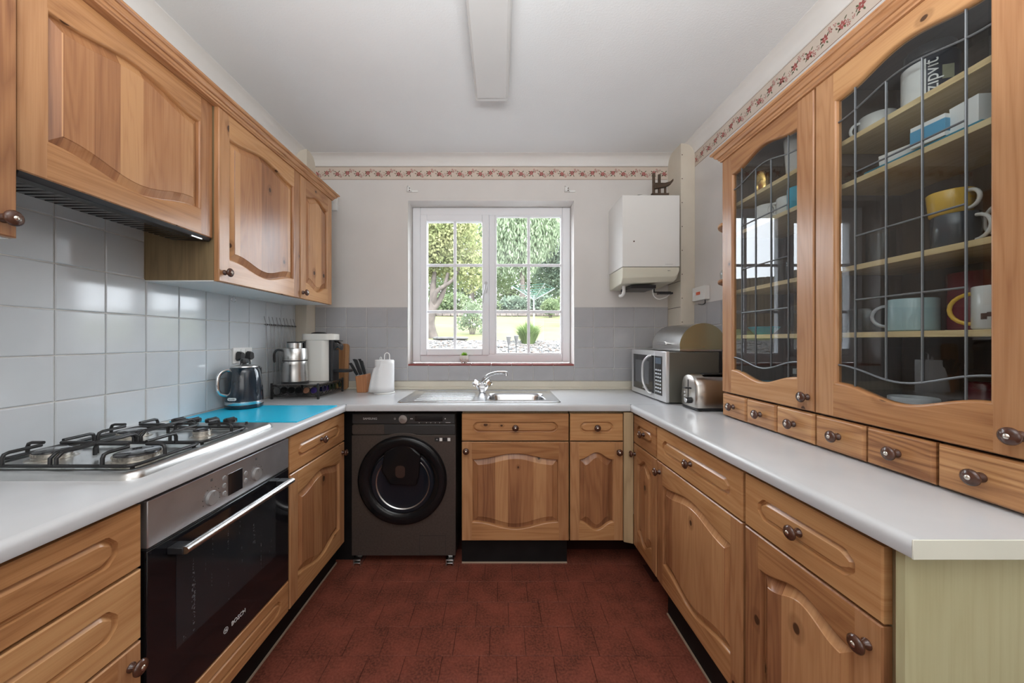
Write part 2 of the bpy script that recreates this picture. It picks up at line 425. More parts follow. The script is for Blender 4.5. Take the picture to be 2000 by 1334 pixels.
# grout beds
b = MB(); b.box(XL, XL+0.003, 0.2666, 2.57, 0.93, 1.54); b.box(XL, XL+0.003, 0.2666, 1.478, 1.54, 1.842)
b.build('grout', m_grout, wall_left)
b = MB(); b.box(XL+0.08, WX0, YB-0.003, YB, 0.985, 1.5355); b.box(WX0, WX1, YB-0.003, YB, 0.985, 1.10); b.box(WX1, 1.245, YB-0.003, YB, 0.985, 1.5355)
b.build('grout', m_grout, wall_back)
b = MB(); b.box(XR-0.003, XR, 1.736, 2.496, 0.93, 1.5355); b.build('grout', m_grout, wall_right)
rows = [0.936, 1.0875, 1.2385, 1.389, 1.540, 1.691, 1.842]
for k in range(-6, 10):
    y = 1.1786 + 0.152*k
    wd = min(0.152, 2.568 - y)
    if wd < 0.01: continue
    for r in range(6):
        if r >= 4 and y > 1.47: continue
        wv = min(wd, 1.476-y) if r >= 4 else wd
        if wv < 0.02: continue
        o = tile_obj(wv, rows[r+1]-rows[r], m_tile, wall_left, (XL+jit(0.0006)+0.001, y, rows[r]), PI/2)
        o.rotation_euler = (0, jit(0.004), PI/2 + jit(0.004))
brow = [0.987, 1.0825, 1.2335, 1.3845, 1.5355]
cols_l = [-1.375, -1.2955, -1.1435, -0.9915, -0.8395, -0.6875]
cols_r = [0.5487, 0.6935, 0.8447, 0.9965, 1.1475, 1.246]
for cs in (cols_l, cols_r):
    for a, c in zip(cs, cs[1:]):
        for z0, z1 in zip(brow, brow[1:]):
            tile_obj(c-a, z1-z0, m_tile_shaded, wall_back, (a, YB-0.001+jit(0.0005), z0), jit(0.003))
ucol = [-0.6875, -0.5355, -0.3835, -0.2315, -0.0695, 0.0927, 0.2447, 0.3967, 0.5487]
for a, c in zip(ucol, ucol[1:]):
    tile_obj(c-a, 1.101-0.987, m_tile_shaded, wall_back, (a, YB-0.001+jit(0.0005), 0.987), jit(0.003))
for k in range(5):
    for z0, z1 in zip([0.936] + brow[1:], brow[1:]):
        tile_obj(0.152, z1-z0, m_tile_shaded, wall_right, (XR-0.001, 2.496-0.152*k, z0), -PI/2 + jit(0.003))
# floor tiles, laid staggered
mft = None
m_ft = plain('red_brown_floor_tile', (0.135, 0.034, 0.022), 0.5, var=0.5, vscale=9, bump=0.2, bscale=70, spec=0.35, world=True)
_nt = m_ft.node_tree
_tc = _nt.nodes.new('ShaderNodeNewGeometry'); _n = N(_nt, 'ShaderNodeTexNoise', i_Scale=110.0, i_Detail=3.0); L(_nt, _tc.outputs['Position'], _n.inputs['Vector'])
_old = _nt.nodes['Principled BSDF'].inputs['Base Color'].links[0].from_socket
L(_nt, mixc(_nt, M(_nt, 'MULTIPLY', M(_nt, 'SUBTRACT', _n.outputs['Fac'], 0.35, clamp=True), 2.2, clamp=True), _old, (0.27, 0.085, 0.052), 'MIX'), _nt.nodes['Principled BSDF'].inputs['Base Color'])
fmesh = None
for r in range(13):
    y = 1.476 + 0.1515*(r-8)
    off = (0.0, 0.083, 0.031, 0.11)[r % 4]
    for k in range(13):
        x = -0.998 + off + 0.1505*k - 0.1
        if x > 0.80: continue
        if fmesh is None:
            mb = MB(); g = 0.0010; mb.loft([[(g, g, -0.003), (0.1505-g, g, -0.003), (0.1505-g, 0.1515-g, -0.003), (g, 0.1515-g, -0.003)],
                     [(g, g, -0.0008), (0.1505-g, g, -0.0008), (0.1505-g, 0.1515-g, -0.0008), (g, 0.1515-g, -0.0008)],
                     [(g+0.001, g+0.001, 0), (0.1495-g, g+0.001, 0), (0.1495-g, 0.1505-g, 0), (g+0.001, 0.1505-g, 0)]], cap0=False)
            fmesh = mb.build('floor_tile', m_ft, floor, smooth=0).data
            first = [o for o in floor.children][0]; first.location = (x, y, 0)
            continue
        o = bpy.data.objects.new('floor_tile', fmesh); C.objects.link(o); o.parent = floor; o.location = (x, y, jit(0.0002))

# ---- pipe boxing in both back corners
b = MB(); b.box(XL, -1.375, 2.57, YB, WT, ZC)
t = tag(b.build('pipe_boxing', m_box, bevel=0.002), 'cream boxed-in pipe duct in the left back corner', 'pipe boxing', 'corner pipe boxings')
b = MB(); b.box(1.247, XR, 2.496, YB, WT, ZC)
t = tag(b.build('pipe_boxing', m_box, bevel=0.002), 'cream screwed pipe duct in the right back corner beside the boiler', 'pipe boxing', 'corner pipe boxings')
for k in range(9):
    b = MB(); b.lathe([(0.0001, -0.0012), (0.003, -0.001), (0.0035, 0)], 8, mtx=Matrix.Rotation(R(90), 4, 'X').inverted() @ Matrix.Identity(4))
    b.build('screw', m_knob, t, (1.256, 2.495, 1.25 + 0.165*k))
for (y, z) in ((2.53, 1.52), (2.53, 1.30), (2.53, 1.70)):
    b = MB(); b.box(1.2455, 1.247, 2.50, 2.69, z-0.0012, z+0.0012); b.build('joint_line', m_black, t)

# ---- floral wallpaper border (flat print)
m_paper = plain('border_paper', (0.66, 0.57, 0.49), 0.7, var=0.04, vscale=10)
m_pline = plain('border_edge_line', (0.26, 0.17, 0.12), 0.7)
m_petal = plain('border_print_red', (0.38, 0.10, 0.09), 0.7, var=0.25, vscale=40)
m_leafp = plain('border_print_green', (0.14, 0.15, 0.08), 0.7, var=0.2, vscale=40)
def border(length, loc, rz, name_label):
    mb = MB(); h = 0.096; y = -0.0006
    mb.box(0, length, -0.0004, 0, 0, h, 0)
    for z in (0.0, h-0.0025): mb.box(0, length, -0.0008, -0.0004, z, z+0.0025, 1)
    rr = random.Random(11)
    def petal(x, z, a, l, w, mat):
        ca, sa = math.cos(a), math.sin(a)
        P = [(0, 0), (l*.35, w), (l*.75, w*.8), (l, 0), (l*.75, -w*.8), (l*.35, -w)]
        vs = [(x + p*ca - q*sa, y, z + p*sa + q*ca) for p, q in P]
        if min(v[0] for v in vs) < 0.001 or max(v[0] for v in vs) > length-0.001: return
        mb.add(vs, [(5, 4, 3, 2, 1, 0)], mat)
    def flower(x, z, r, n, mat=2, gap=0.0015):
        a0 = rr.uniform(0, 6)
        for i in range(n): 
            a = a0 + 2*PI*i/n; petal(x + gap*math.cos(a), z + gap*math.sin(a), a, r, r*.28, mat)
    x = 0.01
    while x < length:
        for s in (0, 1):
            ox = x + s*0.076
            flower(ox, 0.046 + (0.004 if s else -0.004), 0.017, 6)
            for a in (0.8, 2.4, 4.0, 5.3): petal(ox + .012*math.cos(a), 0.046 + .012*math.sin(a), a, 0.017, 0.0035, 3)
            zz = 0.066 if s else 0.030
            flower(ox + 0.027, zz - 0.006, 0.0085, 5); flower(ox + 0.021, zz + 0.009, 0.007, 5)
            flower(ox + 0.046, zz + 0.003, 0.006, 5)
            for i in range(6):
                petal(ox + 0.034 + 0.005*i, (0.066 if s else 0.036) + 0.010*math.sin(i*1.3) - 0.004*i*(1 if s else -1), rr.uniform(0, 6), 0.006, 0.0018, 2 if i % 2 else 3)
            petal(ox + 0.056, 0.04, 2.2 if s else 1.2, 0.013, 0.003, 3); petal(ox + 0.062, 0.034, 5.8, 0.012, 0.003, 3)
        x += 0.152
    return tag(mb.build('wallpaper_border', [m_paper, m_pline, m_petal, m_leafp], None, loc, (0, 0, rz), smooth=0), name_label, 'wallpaper border', 'floral wallpaper borders')
border(2.62, (XL+0.084, YB-0.0002, 2.484), 0, 'cream wallpaper border of red flowers running above the window')
border(2.9, (XR-0.0002, 2.4955, 2.487), -PI/2, 'cream floral wallpaper border above the glazed dresser on the right wall')

# ================================================================== WINDOW
win = struct(thing('window_1', None, None, (0, 0, 0)))
def frame_rect(mb, x0, x1, z0, z1, wd, y0, y1, mat=0):
    mb.box(x0, x0+wd, y0, y1, z0, z1, mat); mb.box(x1-wd, x1, y0, y1, z0, z1, mat)
    mb.box(x0+wd, x1-wd, y0, y1, z0, z0+wd, mat); mb.box(x0+wd, x1-wd, y0, y1, z1-wd, z1, mat)
FY = 2.82
fx0, fx1, fz0, fz1 = -0.684, 0.547, 1.118, 2.326
b = MB(); frame_rect(b, fx0, fx1, fz0, fz1, 0.062, FY, FY+0.065); b.box(-0.088, -0.040, FY, FY+0.065, fz0+0.06, fz1-0.06)
b.build('frame', m_upvc, win, bevel=0.006, segs=3)
# opening sash, left
sx0, sx1, sz0, sz1 = -0.622, -0.088, 1.172, 2.268
b = MB(); frame_rect(b, sx0, sx1, sz0, sz1, 0.052, FY-0.014, FY+0.05); sash = b.build('sash', m_upvc, win, bevel=0.006, segs=3)
gx0, gx1, gz0, gz1 = sx0+0.05, sx1-0.05, sz0+0.05, sz1-0.05
hx0, hx1, hz0, hz1 = -0.040, fx1-0.062, fz0+0.06, fz1-0.06
b = MB(); frame_rect(b, hx0, hx1, hz0, hz1, 0.012, FY+0.004, FY+0.04); b.build('glazing_bead', m_upvc, win, bevel=0.003)
for (a0, a1, c0, c1, par) in ((gx0, gx1, gz0, gz1, win), (hx0+.01, hx1-.01, hz0+.01, hz1-.01, win)):
    xm = (a0+a1)/2; zs = [c0, 1.512, 1.877, c1]
    mb = MB(); mb.box(xm-0.011, xm+0.011, FY+0.01, FY+0.024, c0, c1); mb.build('glazing_bar', m_upvc, par, bevel=0.004)
    for z in zs[1:3]:
        mb = MB(); mb.box(a0, a1, FY+0.009, FY+0.0235, z-0.011, z+0.011); mb.build('glazing_bar', m_upvc, par, bevel=0.004)
    for p0, p1 in ((a0, xm), (xm, a1)):
        for q0, q1 in zip(zs, zs[1:]):
            mb = MB(); mb.box(p0, p1, FY+0.026, FY+0.030, q0, q1); mb.build('pane', m_glass, par)
# handle
b = MB(); b.prism(rrect(-0.122, -0.098, 1.655, 1.745, 0.011), FY-0.024, FY-0.013, 'y')
b.loft([[(-0.110+p*0.010, FY-0.036+q*0.006, 1.72) for p, q in arc(0, 0, 1, 0, 315, 7)],
        [(-0.113+p*0.009, FY-0.046+q*0.006, 1.69) for p, q in arc(0, 0, 1, 0, 315, 7)],
        [(-0.126+p*0.008, FY-0.05+q*0.005, 1.64) for p, q in arc(0, 0, 1, 0, 315, 7)],
        [(-0.132+p*0.007, FY-0.048+q*0.005, 1.575) for p, q in arc(0, 0, 1, 0, 315, 7)]])
b.lathe([(0.009, 0), (0.009, 0.02)], 10, cap=True, mtx=Matrix.Translation((-0.110, FY-0.018, 1.715)) @ Matrix.Rotation(R(90), 4, 'X'))
b.build('window_handle', m_whandle, win)
# red quarry tile sill under the window
m_quarry = plain('red_quarry_tile', (0.22, 0.045, 0.04), 0.3, var=0.2, vscale=20)
sill = struct(thing('trim_2', None, None, (0, 0, 0)))
xs = [WX0 + (WX1-WX0)*i/8 for i in range(9)]
for a, c in zip(xs, xs[1:]):
    mb = MB(); mb.box(a+0.0015, c-0.0015, YB-0.006, FY+0.01, 1.1005, 1.1125); mb.build('sill_tile', m_quarry, sill, bevel=0.003)
# old curtain brackets
for x, lab in ((-0.655, 'white curtain rail bracket above the left window corner'), (0.512, 'white curtain rail bracket above the right window corner')):
    b = MB(); b.box(-0.035, 0.045, -0.006, 0, -0.010, 0.004); b.loft([[(-0.035, -0.022, -0.01), (-0.02, -0.03, -0.012), (0.0, -0.022, -0.01), (0.0, 0, -0.01), (-0.035, 0, -0.01)],
        [(-0.035, -0.022, 0.02), (-0.02, -0.03, 0.024), (-0.005, -0.022, 0.014), (-0.005, 0, 0.014), (-0.035, 0, 0.045)]])
    t = tag(b.build('curtain_bracket', m_whiteplastic, None, (x, YB, 2.40), bevel=0.002), lab, 'bracket', 'curtain brackets')
    for q in (-0.004, 0.012):
        mb = MB(); mb.lathe([(0.0001, -0.002), (0.004, -0.002), (0.004, 0)], 8, mtx=Matrix.Rotation(R(-90), 4, 'X')); mb.build('screw', m_knob, t, (-0.012, -0.031, q-0.004))
b = MB(); b.box(-1.243, -1.208, YB-0.02, YB, 2.25, 2.385); b.box(-1.236, -1.220, YB-0.024, YB-0.02, 2.30, 2.35)
tag(b.build('thermostat', m_whiteplastic, bevel=0.003), 'small white wall box beside the end of the left cupboards', 'thermostat')

# ceiling batten light
b = MB()
pr = [(-0.138, ZC-0.006), (-0.132, ZC-0.06), (-0.128, ZC-0.088), (-0.118, ZC-0.094), (0.028, ZC-0.094), (0.038, ZC-0.088), (0.042, ZC-0.06), (0.048, ZC-0.006)]
m_diff = plain('prismatic_diffuser', (0.66, 0.66, 0.65), 0.35, var=0.01)
bat = thing('batten_light', 'long white fluorescent batten light on the ceiling', 'ceiling light', (0, 0, 0))
b.loft([[(x, y, z) for x, z in pr] for y in (0.65, 1.895)]); b.build('diffuser', m_diff, bat, smooth=30)
b = MB(); b.box(-0.125, 0.035, 0.64, 1.905, ZC-0.03, ZC); b.build('base', m_whiteplastic, bat)
b = MB()
for y0, y1 in ((0.63, 0.652), (1.893, 1.915)):
    b = MB(); b.loft([[(x*1.01, y, z) for x, z in pr] for y in (y0, y1)]); b.build('end_cap', m_diff, bat)

# ================================================================== GARDEN
def gz(x, y):
    P = [(2.9, 0.80), (4.0, 0.95), (5.0, 1.07), (7.0, 1.31), (16.0, 2.42), (24.0, 2.8), (60.0, 3.2)]
    for (a, p), (c, q) in zip(P, P[1:]):
        if y <= c: return p + (q-p)*(max(y, a)-a)/(c-a)
    return 3.2
def ground(name, x0, x1, y0, y1, mat, nx=24, ny=24, dz=0.0, wob=0.02):
    mb = MB(); vs = []; fs = []
    rr = random.Random(5)
    for j in range(ny+1):
        for i in range(nx+1):
            x = x0 + (x1-x0)*i/nx; y = y0 + (y1-y0)*j/ny
            vs.append((x, y, gz(x, y) + dz + rr.uniform(-wob, wob)))
    for j in range(ny):
        for i in range(nx):
            a = j*(nx+1)+i; fs.append((a, a+1, a+nx+2, a+nx+1))
    mb.add(vs, fs)
    return mb.build(name, mat, smooth=80)
m_lawn = plain('sunlit_lawn', (0.107, 0.113, 0.043), 0.9, var=0.25, vscale=1.5, bump=0.6, bscale=30)
m_soil = plain('pale_gravel', (0.113, 0.104, 0.095), 0.95, var=0.45, vscale=45, bump=0.8, bscale=60)
struct(ground('garden_ground', -14, 14, 2.96, 40, m_lawn, 40, 60, wob=0.01))
tag(ground('gravel_bed', -4.5, 5.5, 3.0, 6.7, m_soil, 60, 40, dz=0.02, wob=0.012), 'pale gravel bed outside the kitchen window', 'gravel', kind='stuff')
# gravel stones
def blob(mb, x, y, z, r, rr, mat=0, sq=0.6):
    vs = []
    P = [(0,0,1),(1,0,0),(0,1,0),(-1,0,0),(0,-1,0),(0,0,-1)]
    a = rr.uniform(0, 6)
    for p in P:
        q = Vector(p)*r*rr.uniform(.7, 1.2); vs.append((x + q.x*math.cos(a)-q.y*math.sin(a), y + q.x*math.sin(a)+q.y*math.cos(a), z + q.z*sq))
    mb.add(vs, [(0,1,2),(0,2,3),(0,3,4),(0,4,1),(5,2,1),(5,3,2),(5,4,3),(5,1,4)], mat, pid=1)
rr = random.Random(21); b = MB()
for i in range(3600):
    x = rr.uniform(-2.6, 3.0); y = rr.uniform(4.6, 6.6); blob(b, x, y, gz(x, y)+0.025, rr.uniform(0.012, 0.035), rr, rr.choice((0, 0, 1, 2)))
tag(b.build('gravel_stones', [plain('stone_pale', (0.148, 0.142, 0.131), 0.9), plain('stone_tan', (0.107, 0.081, 0.067), 0.9), plain('stone_grey', (0.071, 0.071, 0.071), 0.9)]), 'loose mixed pebbles covering the bed outside the window', 'pebbles', kind='stuff')

def leafmat(name, a, c):
    if name in MATS: return MATS[name]
    m, nt, bs = _new(name)
    oi = N(nt, 'ShaderNodeTexCoord'); nz = N(nt, 'ShaderNodeTexNoise', i_Scale=3.0, i_Detail=3.0); L(nt, oi.outputs['Object'], nz.inputs['Vector'])
    L(nt, ramp(nt, nz.outputs['Fac'], [(0.35, a), (0.65, c)]), bs.inputs['Base Color'])
    bs.inputs['Roughness'].default_value = 0.7; bs.inputs['Specular IOR Level'].default_value = 0.2
    tl = N(nt, 'ShaderNodeBsdfTranslucent'); L(nt, bs.inputs['Base Color'].links[0].from_socket, tl.inputs[0])
    mx = N(nt, 'ShaderNodeMixShader', i_0=0.45); out = nt.nodes['Material Output']
    L(nt, bs.outputs[0], mx.inputs[1]); L(nt, tl.outputs[0], mx.inputs[2]); L(nt, mx.outputs[0], out.inputs[0])
    MATS[name] = m
    return m
def crown(name, blobs, n, size, mat, parent, seed, droop=0.0, long=1.6):
    """leaves scattered in ellipsoids: (x,y,z,rx,ry,rz)"""
    rr = random.Random(seed); mb = MB(); vol = [q[3]*q[4]*q[5] for q in blobs]; tot = sum(vol); vs = []; fs = []
    for q, v in zip(blobs, vol):
        for i in range(int(n*v/tot)):
            while True:
                p = Vector((rr.uniform(-1, 1), rr.uniform(-1, 1), rr.uniform(-1, 1)))
                if 0.2 < p.length < 1: break
            p = p * (0.75 + 0.25*rr.random())
            c = Vector((q[0]+p.x*q[3], q[1]+p.y*q[4], q[2]+p.z*q[5]))
            d = Vector((rr.uniform(-1, 1), rr.uniform(-1, 1), rr.uniform(-1, 1) - droop)).normalized()
            s = d.cross(Vector((rr.uniform(-1, 1), rr.uniform(-1, 1), rr.uniform(-1, 1)))).normalized()
            sz = size*rr.uniform(.6, 1.3); k = len(vs)
            vs += [c - d*sz*long*.5, c + s*sz*.5, c + d*sz*long*.5, c - s*sz*.5]; fs.append((k, k+1, k+2, k+3))
    mb.add(vs, fs, pid=1)
    return mb.build(name, mat, parent, smooth=0)
def branches(name, lines, mat, parent):
    mb = MB()
    for pts, r0, r1 in lines:
        pp = smooth_path(pts, 4); n = len(pp); mb.tube(pp, [r0 + (r1-r0)*i/(n-1) for i in range(n)], 8)
    return mb.build(name, mat, parent, smooth=60)
m_bark = plain('grey_brown_bark', (0.085, 0.07, 0.06), 0.9, var=0.35, vscale=9, bump=0.7, bscale=25)
m_l1 = leafmat('pale_green_leaves', (0.163, 0.195, 0.078), (0.296, 0.296, 0.148))
m_l2 = leafmat('mid_green_leaves', (0.116, 0.163, 0.085), (0.218, 0.265, 0.141))
m_l3 = leafmat('blue_green_leaves', (0.109, 0.155, 0.116), (0.195, 0.240, 0.172))
m_l4 = leafmat('golden_leaves', (0.359, 0.263, 0.035), (0.431, 0.347, 0.072))
m_l5 = leafmat('willow_leaves', (0.187, 0.240, 0.148), (0.280, 0.334, 0.218))
# multi-stemmed tree at left
tx, ty = -1.36, 7.2; tz = gz(tx, ty)
t = thing('garden_tree', 'pale leafy multi-stemmed tree outside the left half of the window', 'tree', (tx, ty, tz), group='garden trees')
branches('trunk', [([(0.02, 0, -0.05), (-0.05, 0, 0.3), (0.02, 0, 0.62), (0.0, 0.1, 1.1)], 0.13, 0.06), ([(0.0, 0, 0.55), (0.2, 0, 0.85), (0.32, 0, 1.3)], 0.075, 0.03),
    ([(0.05, 0.02, 0.6), (0.1, -0.1, 0.9), (0.42, -0.05, 1.15), (0.6, 0, 1.5)], 0.06, 0.02), ([(-0.03, 0, 0.5), (-0.25, 0.1, 1.0), (-0.4, 0.1, 1.7)], 0.07, 0.02), ([(0.0, 0.1, 1.0), (0.1, 0.1, 1.9)], 0.06, 0.02)], m_bark, t)
crown('foliage', [(0.3, 0.2, 1.9, 0.85, 0.7, 0.75), (-0.2, 0.1, 2.0, 0.8, 0.7, 0.8), (0.75, 0.1, 1.35, 0.45, 0.5, 0.5), (0.35, 0.2, 2.4, 0.65, 0.6, 0.45), (-0.3, 0.2, 1.45, 0.5, 0.5, 0.4)], 15000, 0.042, m_l1, t, 1)
# trees and shrubs beyond the lawn
specs = [
 ('weeping tree with hanging pale foliage behind the middle of the window', 1.0, 17.0, [(0, 0, 4.2, 1.5, 1.2, 2.6), (1.0, 0.4, 4.8, 1.2, 1, 2.4), (-0.9, 0.2, 3.6, 0.9, 0.9, 2.0)], 20000, 0.07, m_l5, 2.0, 3.2),
 ('broad blue-green tree behind the rotary airer', 3.6, 19.0, [(0, 0, 3.4, 1.9, 1.5, 2.0), (-0.8, 0, 2.2, 1.3, 1, 1.3), (0.9, 0, 4.6, 1.4, 1.2, 1.5)], 17000, 0.09, m_l3, 0, 1.5),
 ('mid green tree behind the left sash of the window', -1.6, 20.0, [(0, 0, 3.6, 2.0, 1.5, 2.4), (1.5, 0, 2.6, 1.2, 1, 1.6), (-1.8, 0, 3.4, 1.6, 1.2, 2.2)], 17000, 0.09, m_l2, 0, 1.5),
 ('tall dark tree far out beyond the left garden fence', -7.0, 19.0, [(0, 0, 3.0, 2.4, 2.0, 2.4), (1.6, 0, 2.4, 1.4, 1.2, 1.7)], 6000, 0.16, m_l3, 0, 1.5),
 ('dense green tree belt filling the back of the garden', 0.6, 24.0, [(-4.5, 0, 1.8, 2.6, 1.0, 2.0), (-1.0, 0, 1.6, 2.4, 1, 1.9), (2.4, 0, 1.7, 2.4, 1, 2.0), (5.6, 0, 2.0, 2.4, 1, 2.4), (1.0, 0.5, 3.8, 2.0, 1, 1.6)], 26000, 0.12, m_l2, 0, 1.5),
 ('round leafy tree at the right edge of the garden', 6.6, 18.0, [(0, 0, 3.2, 2.0, 1.5, 2.2)], 5000, 0.14, m_l2, 0, 1.5)]
for i, (lab, x, y, bl, n, sz, mt, dr, lg) in enumerate(specs):
    t = thing('garden_tree', lab, 'tree', (x, y, gz(x, y)), group='garden trees')
    branches('trunk', [([(0, 0, -0.1), (0.05, 0, 1.2), (0, 0, 2.6)], 0.16, 0.08)], m_bark, t)
    crown('foliage', bl, n, sz, mt, t, 30+i, dr, lg)
def shrub(lab, x, y, bl, n, sz, mt, seed, dr=0, lg=1.5, name='garden_shrub', group='garden shrubs'):
    t = thing(name, lab, 'shrub', (x, y, gz(x, y)), group=group)
    mb = MB()
    for k in range(5): mb.tube([(0.02*k-0.04, 0, -0.04), (0.06*(k-2), 0.02, bl[0][2])], 0.012, 5)
    mb.build('stem', m_bark, t)
    crown('foliage', bl, n, sz, mt, t, seed, dr, lg); return t
shrub('low dark hedge clump along the far end of the lawn, left part', -2.2, 15.6, [(0, 0, 0.45, 1.3, 0.5, 0.6), (1.6, 0, 0.35, 0.8, 0.4, 0.5)], 2600, 0.09, m_l2, 51)
shrub('low hedge clump along the far end of the lawn, centre', 0.6, 15.8, [(0, 0, 0.4, 1.0, 0.5, 0.5), (1.1, 0, 0.5, 0.7, 0.4, 0.6)], 2400, 0.09, m_l3, 52)
shrub('trimmed round bush behind the washing line', 1.95, 14.0, [(0, 0, 0.42, 0.42, 0.4, 0.36)], 1500, 0.05, m_l2, 53)
shrub('hedge clump along the far end of the lawn, right part', 3.2, 15.4, [(0, 0, 0.5, 1.0, 0.5, 0.6)], 2000, 0.09, m_l2, 54)
shrub('golden yellow conifer at the right edge of the window view', 1.98, 10.4, [(0, 0, 0.75, 0.26, 0.26, 0.85), (0.05, 0, 0.45, 0.3, 0.3, 0.5)], 2600, 0.05, m_l4, 55)
ros = shrub('loose rose shrub with white blooms behind the left sash', -0.62, 8.0, [(0, 0, 0.42, 0.3, 0.25, 0.4), (0.25, 0, 0.2, 0.2, 0.2, 0.25), (-0.2, 0, 0.25, 0.2, 0.2, 0.2)], 1100, 0.04, m_l5, 56)
rr = random.Random(8); b = MB()
for i in range(18):
    b = MB(); blob(b, rr.uniform(-.28, .3), rr.uniform(-.3, 0), rr.uniform(.15, .8), rr.uniform(.02, .04), rr, 0, 1); b.build('bloom', plain('white_blossom', (0.30, 0.30, 0.29), 0.8), ros)
# ornamental grass
g = thing('ornamental_grass', 'bright green clump of ornamental grass outside the right window half', 'plant', (0.48, 6.2, gz(0, 6.2)))
rr = random.Random(9); vs = []; fs = []
for i in range(900):
    a = rr.uniform(0, 2*PI); r = rr.random()**.7; ln = rr.uniform(.28, .46); bx, by = .10*r*math.cos(a), .10*r*math.sin(a)
    dx, dy = math.cos(a)*r*.22, math.sin(a)*r*.22; k = len(vs); w = 0.004
    sx, sy = -math.sin(a)*w, math.cos(a)*w
    vs += [(bx-sx, by-sy, 0), (bx+sx, by+sy, 0), (bx+dx*.5+sx, by+dy*.5+sy, ln*.62), (bx+dx*.5-sx, by+dy*.5-sy, ln*.62), (bx+dx*1.1, by+dy*1.1, ln*(1-.25*r))]
    fs += [(k, k+1, k+2, k+3), (k+3, k+2, k+4)]
b = MB(); b.add(vs, fs, pid=1); tag(b.build('blades', leafmat('grass_blades', (0.086, 0.138, 0.039), (0.147, 0.207, 0.073)), g, smooth=0), kind='stuff')
# rotary airer
m_green_line = plain('green_washing_line', (0.015, 0.085, 0.06), 0.6); m_alu = plain('pale_aluminium', (0.22, 0.235, 0.24), 0.5, metal=0.0)
ax_, ay_ = 0.93, 10.0
t = thing('rotary_airer', 'open rotary clothes airer with green lines on the lawn', 'clothes airer', (ax_, ay_, gz(ax_, ay_)))
hz = 2.42 - gz(ax_, ay_)
b = MB(); b.tube([(0, 0, -0.05), (0, 0, hz+0.12)], 0.022, 8); b.build('pole', m_alu, t)
tips = []
for k in range(4):
    a = R(20 + 90*k); tip = Vector((math.cos(a)*0.66, math.sin(a)*0.66, hz+0.34)); tips.append(tip)
    b = MB(); b.tube([(0, 0, hz-0.02), tip], 0.013, 6); b.build('arm', m_alu, t)
b = MB()
for q in range(1, 8):
    f = q/7.0
    for k in range(4):
        p0 = Vector((0, 0, hz-0.02)).lerp(tips[k], f); p1 = Vector((0, 0, hz-0.02)).lerp(tips[(k+1) % 4], f)
        b.tube([p0, (p0+p1)/2 - Vector((0, 0, .01)), p1], 0.006, 4)
b.build('washing_line', m_green_line, t)
# solar lights
def solar(x, y, lab):
    t = thing('solar_light', lab, 'garden light', (x, y, gz(x, y)), group='solar garden lights')
    b = MB(); b.tube([(0, 0, -0.05), (0, 0, 0.19)], 0.006, 6); b.build('stake', m_blackplastic, t)
    b = MB(); b.lathe([(0.004, 0.17), (0.012, 0.2), (0.03, 0.27), (0.034, 0.30), (0.030, 0.30)], 12); b.build('lamp_shade', plain('smoky_lamp_shade', (0.10, 0.10, 0.10), 0.2), t)
    b = MB(); b.lathe([(0.0001, 0.305), (0.028, 0.303), (0.034, 0.298)], 12); b.build('cap', m_steel_dk, t)
solar(0.11, 4.75, 'dark solar stake light, left one of the pair in the gravel')
solar(0.215, 4.85, 'dark solar stake light, right one of the pair in the gravel')
for i, (x, y, w) in enumerate(((0.66, 4.9, 0.16), (0.84, 4.95, 0.12))):
    b = MB(); b.box(-w/2, w/2, -0.06, 0.06, 0, 0.05)
    tag(b.build('edging_brick', plain('weathered_brick', (0.14, 0.09, 0.075), 0.9, var=0.3, vscale=20), None, (x, y, gz(x, y)+0.01), (0, 0, R(6*i-3)), bevel=0.006), ('weathered brick lying in the gravel nearer the solar lights', 'short weathered brick at the right edge of the gravel')[i], 'brick', 'bricks in the gravel')
b = MB(); b.box(-0.3, 0.3, -0.2, 0.2, 0, 0.05)
tag(b.build('stone_slab', plain('grey_slab', (0.11, 0.105, 0.10), 0.9, var=0.3), None, (-0.95, 6.9, gz(0, 6.9)+0.01), (0, 0, 0.4), bevel=0.02), 'flat grey stone at the foot of the garden tree', 'stone')
# low stone wall at the far end of the lawn
t = thing('garden_wall', 'low dry stone wall beyond the lawn behind the rotary airer', 'wall', (0, 15.0, gz(0, 15.0)))
m_st = plain('wall_stone', (0.12, 0.10, 0.088), 0.95, var=0.4, vscale=6)
rr = random.Random(14)
for r_ in range(2):
    x = -3.2
    while x < 2.2:
        w = rr.uniform(0.22, 0.38); b = MB(); b.box(x, x+w-0.015, -0.12, 0.1+rr.uniform(-.02, .02), r_*0.13, r_*0.13+0.12); b.build('stone', m_st, t, bevel=0.015, segs=1); x += w
# close-boarded fence on the left side
t = thing('garden_fence', 'weathered close-boarded fence along the left side of the garden', 'fence', (-3.9, 3.2, 0))
m_fb = wood('weathered_fence', light=(0.15, 0.12, 0.09), mid=(0.12, 0.09, 0.07), dark=(0.07, 0.05, 0.04), knots=0, rough=0.9)
fm = None
for k in range(95):
    y = 0.118*k; 
    if fm is None:
        b = MB(); b.box(-0.012, 0.008, 0, 0.112, 0, 1.5, grain='z'); o = b.build('fence_board', m_fb, t, (0, y, gz(0, 3.2+y)-0.22)); fm = o.data
        continue
    o = bpy.data.objects.new('fence_board', fm); C.objects.link(o); o.parent = t; o.location = (0.004*(k % 2), y, gz(0, 3.2+y)-0.22); o.rotation_euler = (0, 0, 0.05)
for k in range(6):
    b = MB(); b.box(-0.09, -0.02, 0, 0.09, -0.4, 1.6); b.build('post', m_fb, t, (0, 2.1*k, gz(0, 3.2+2.1*k)-0.22))

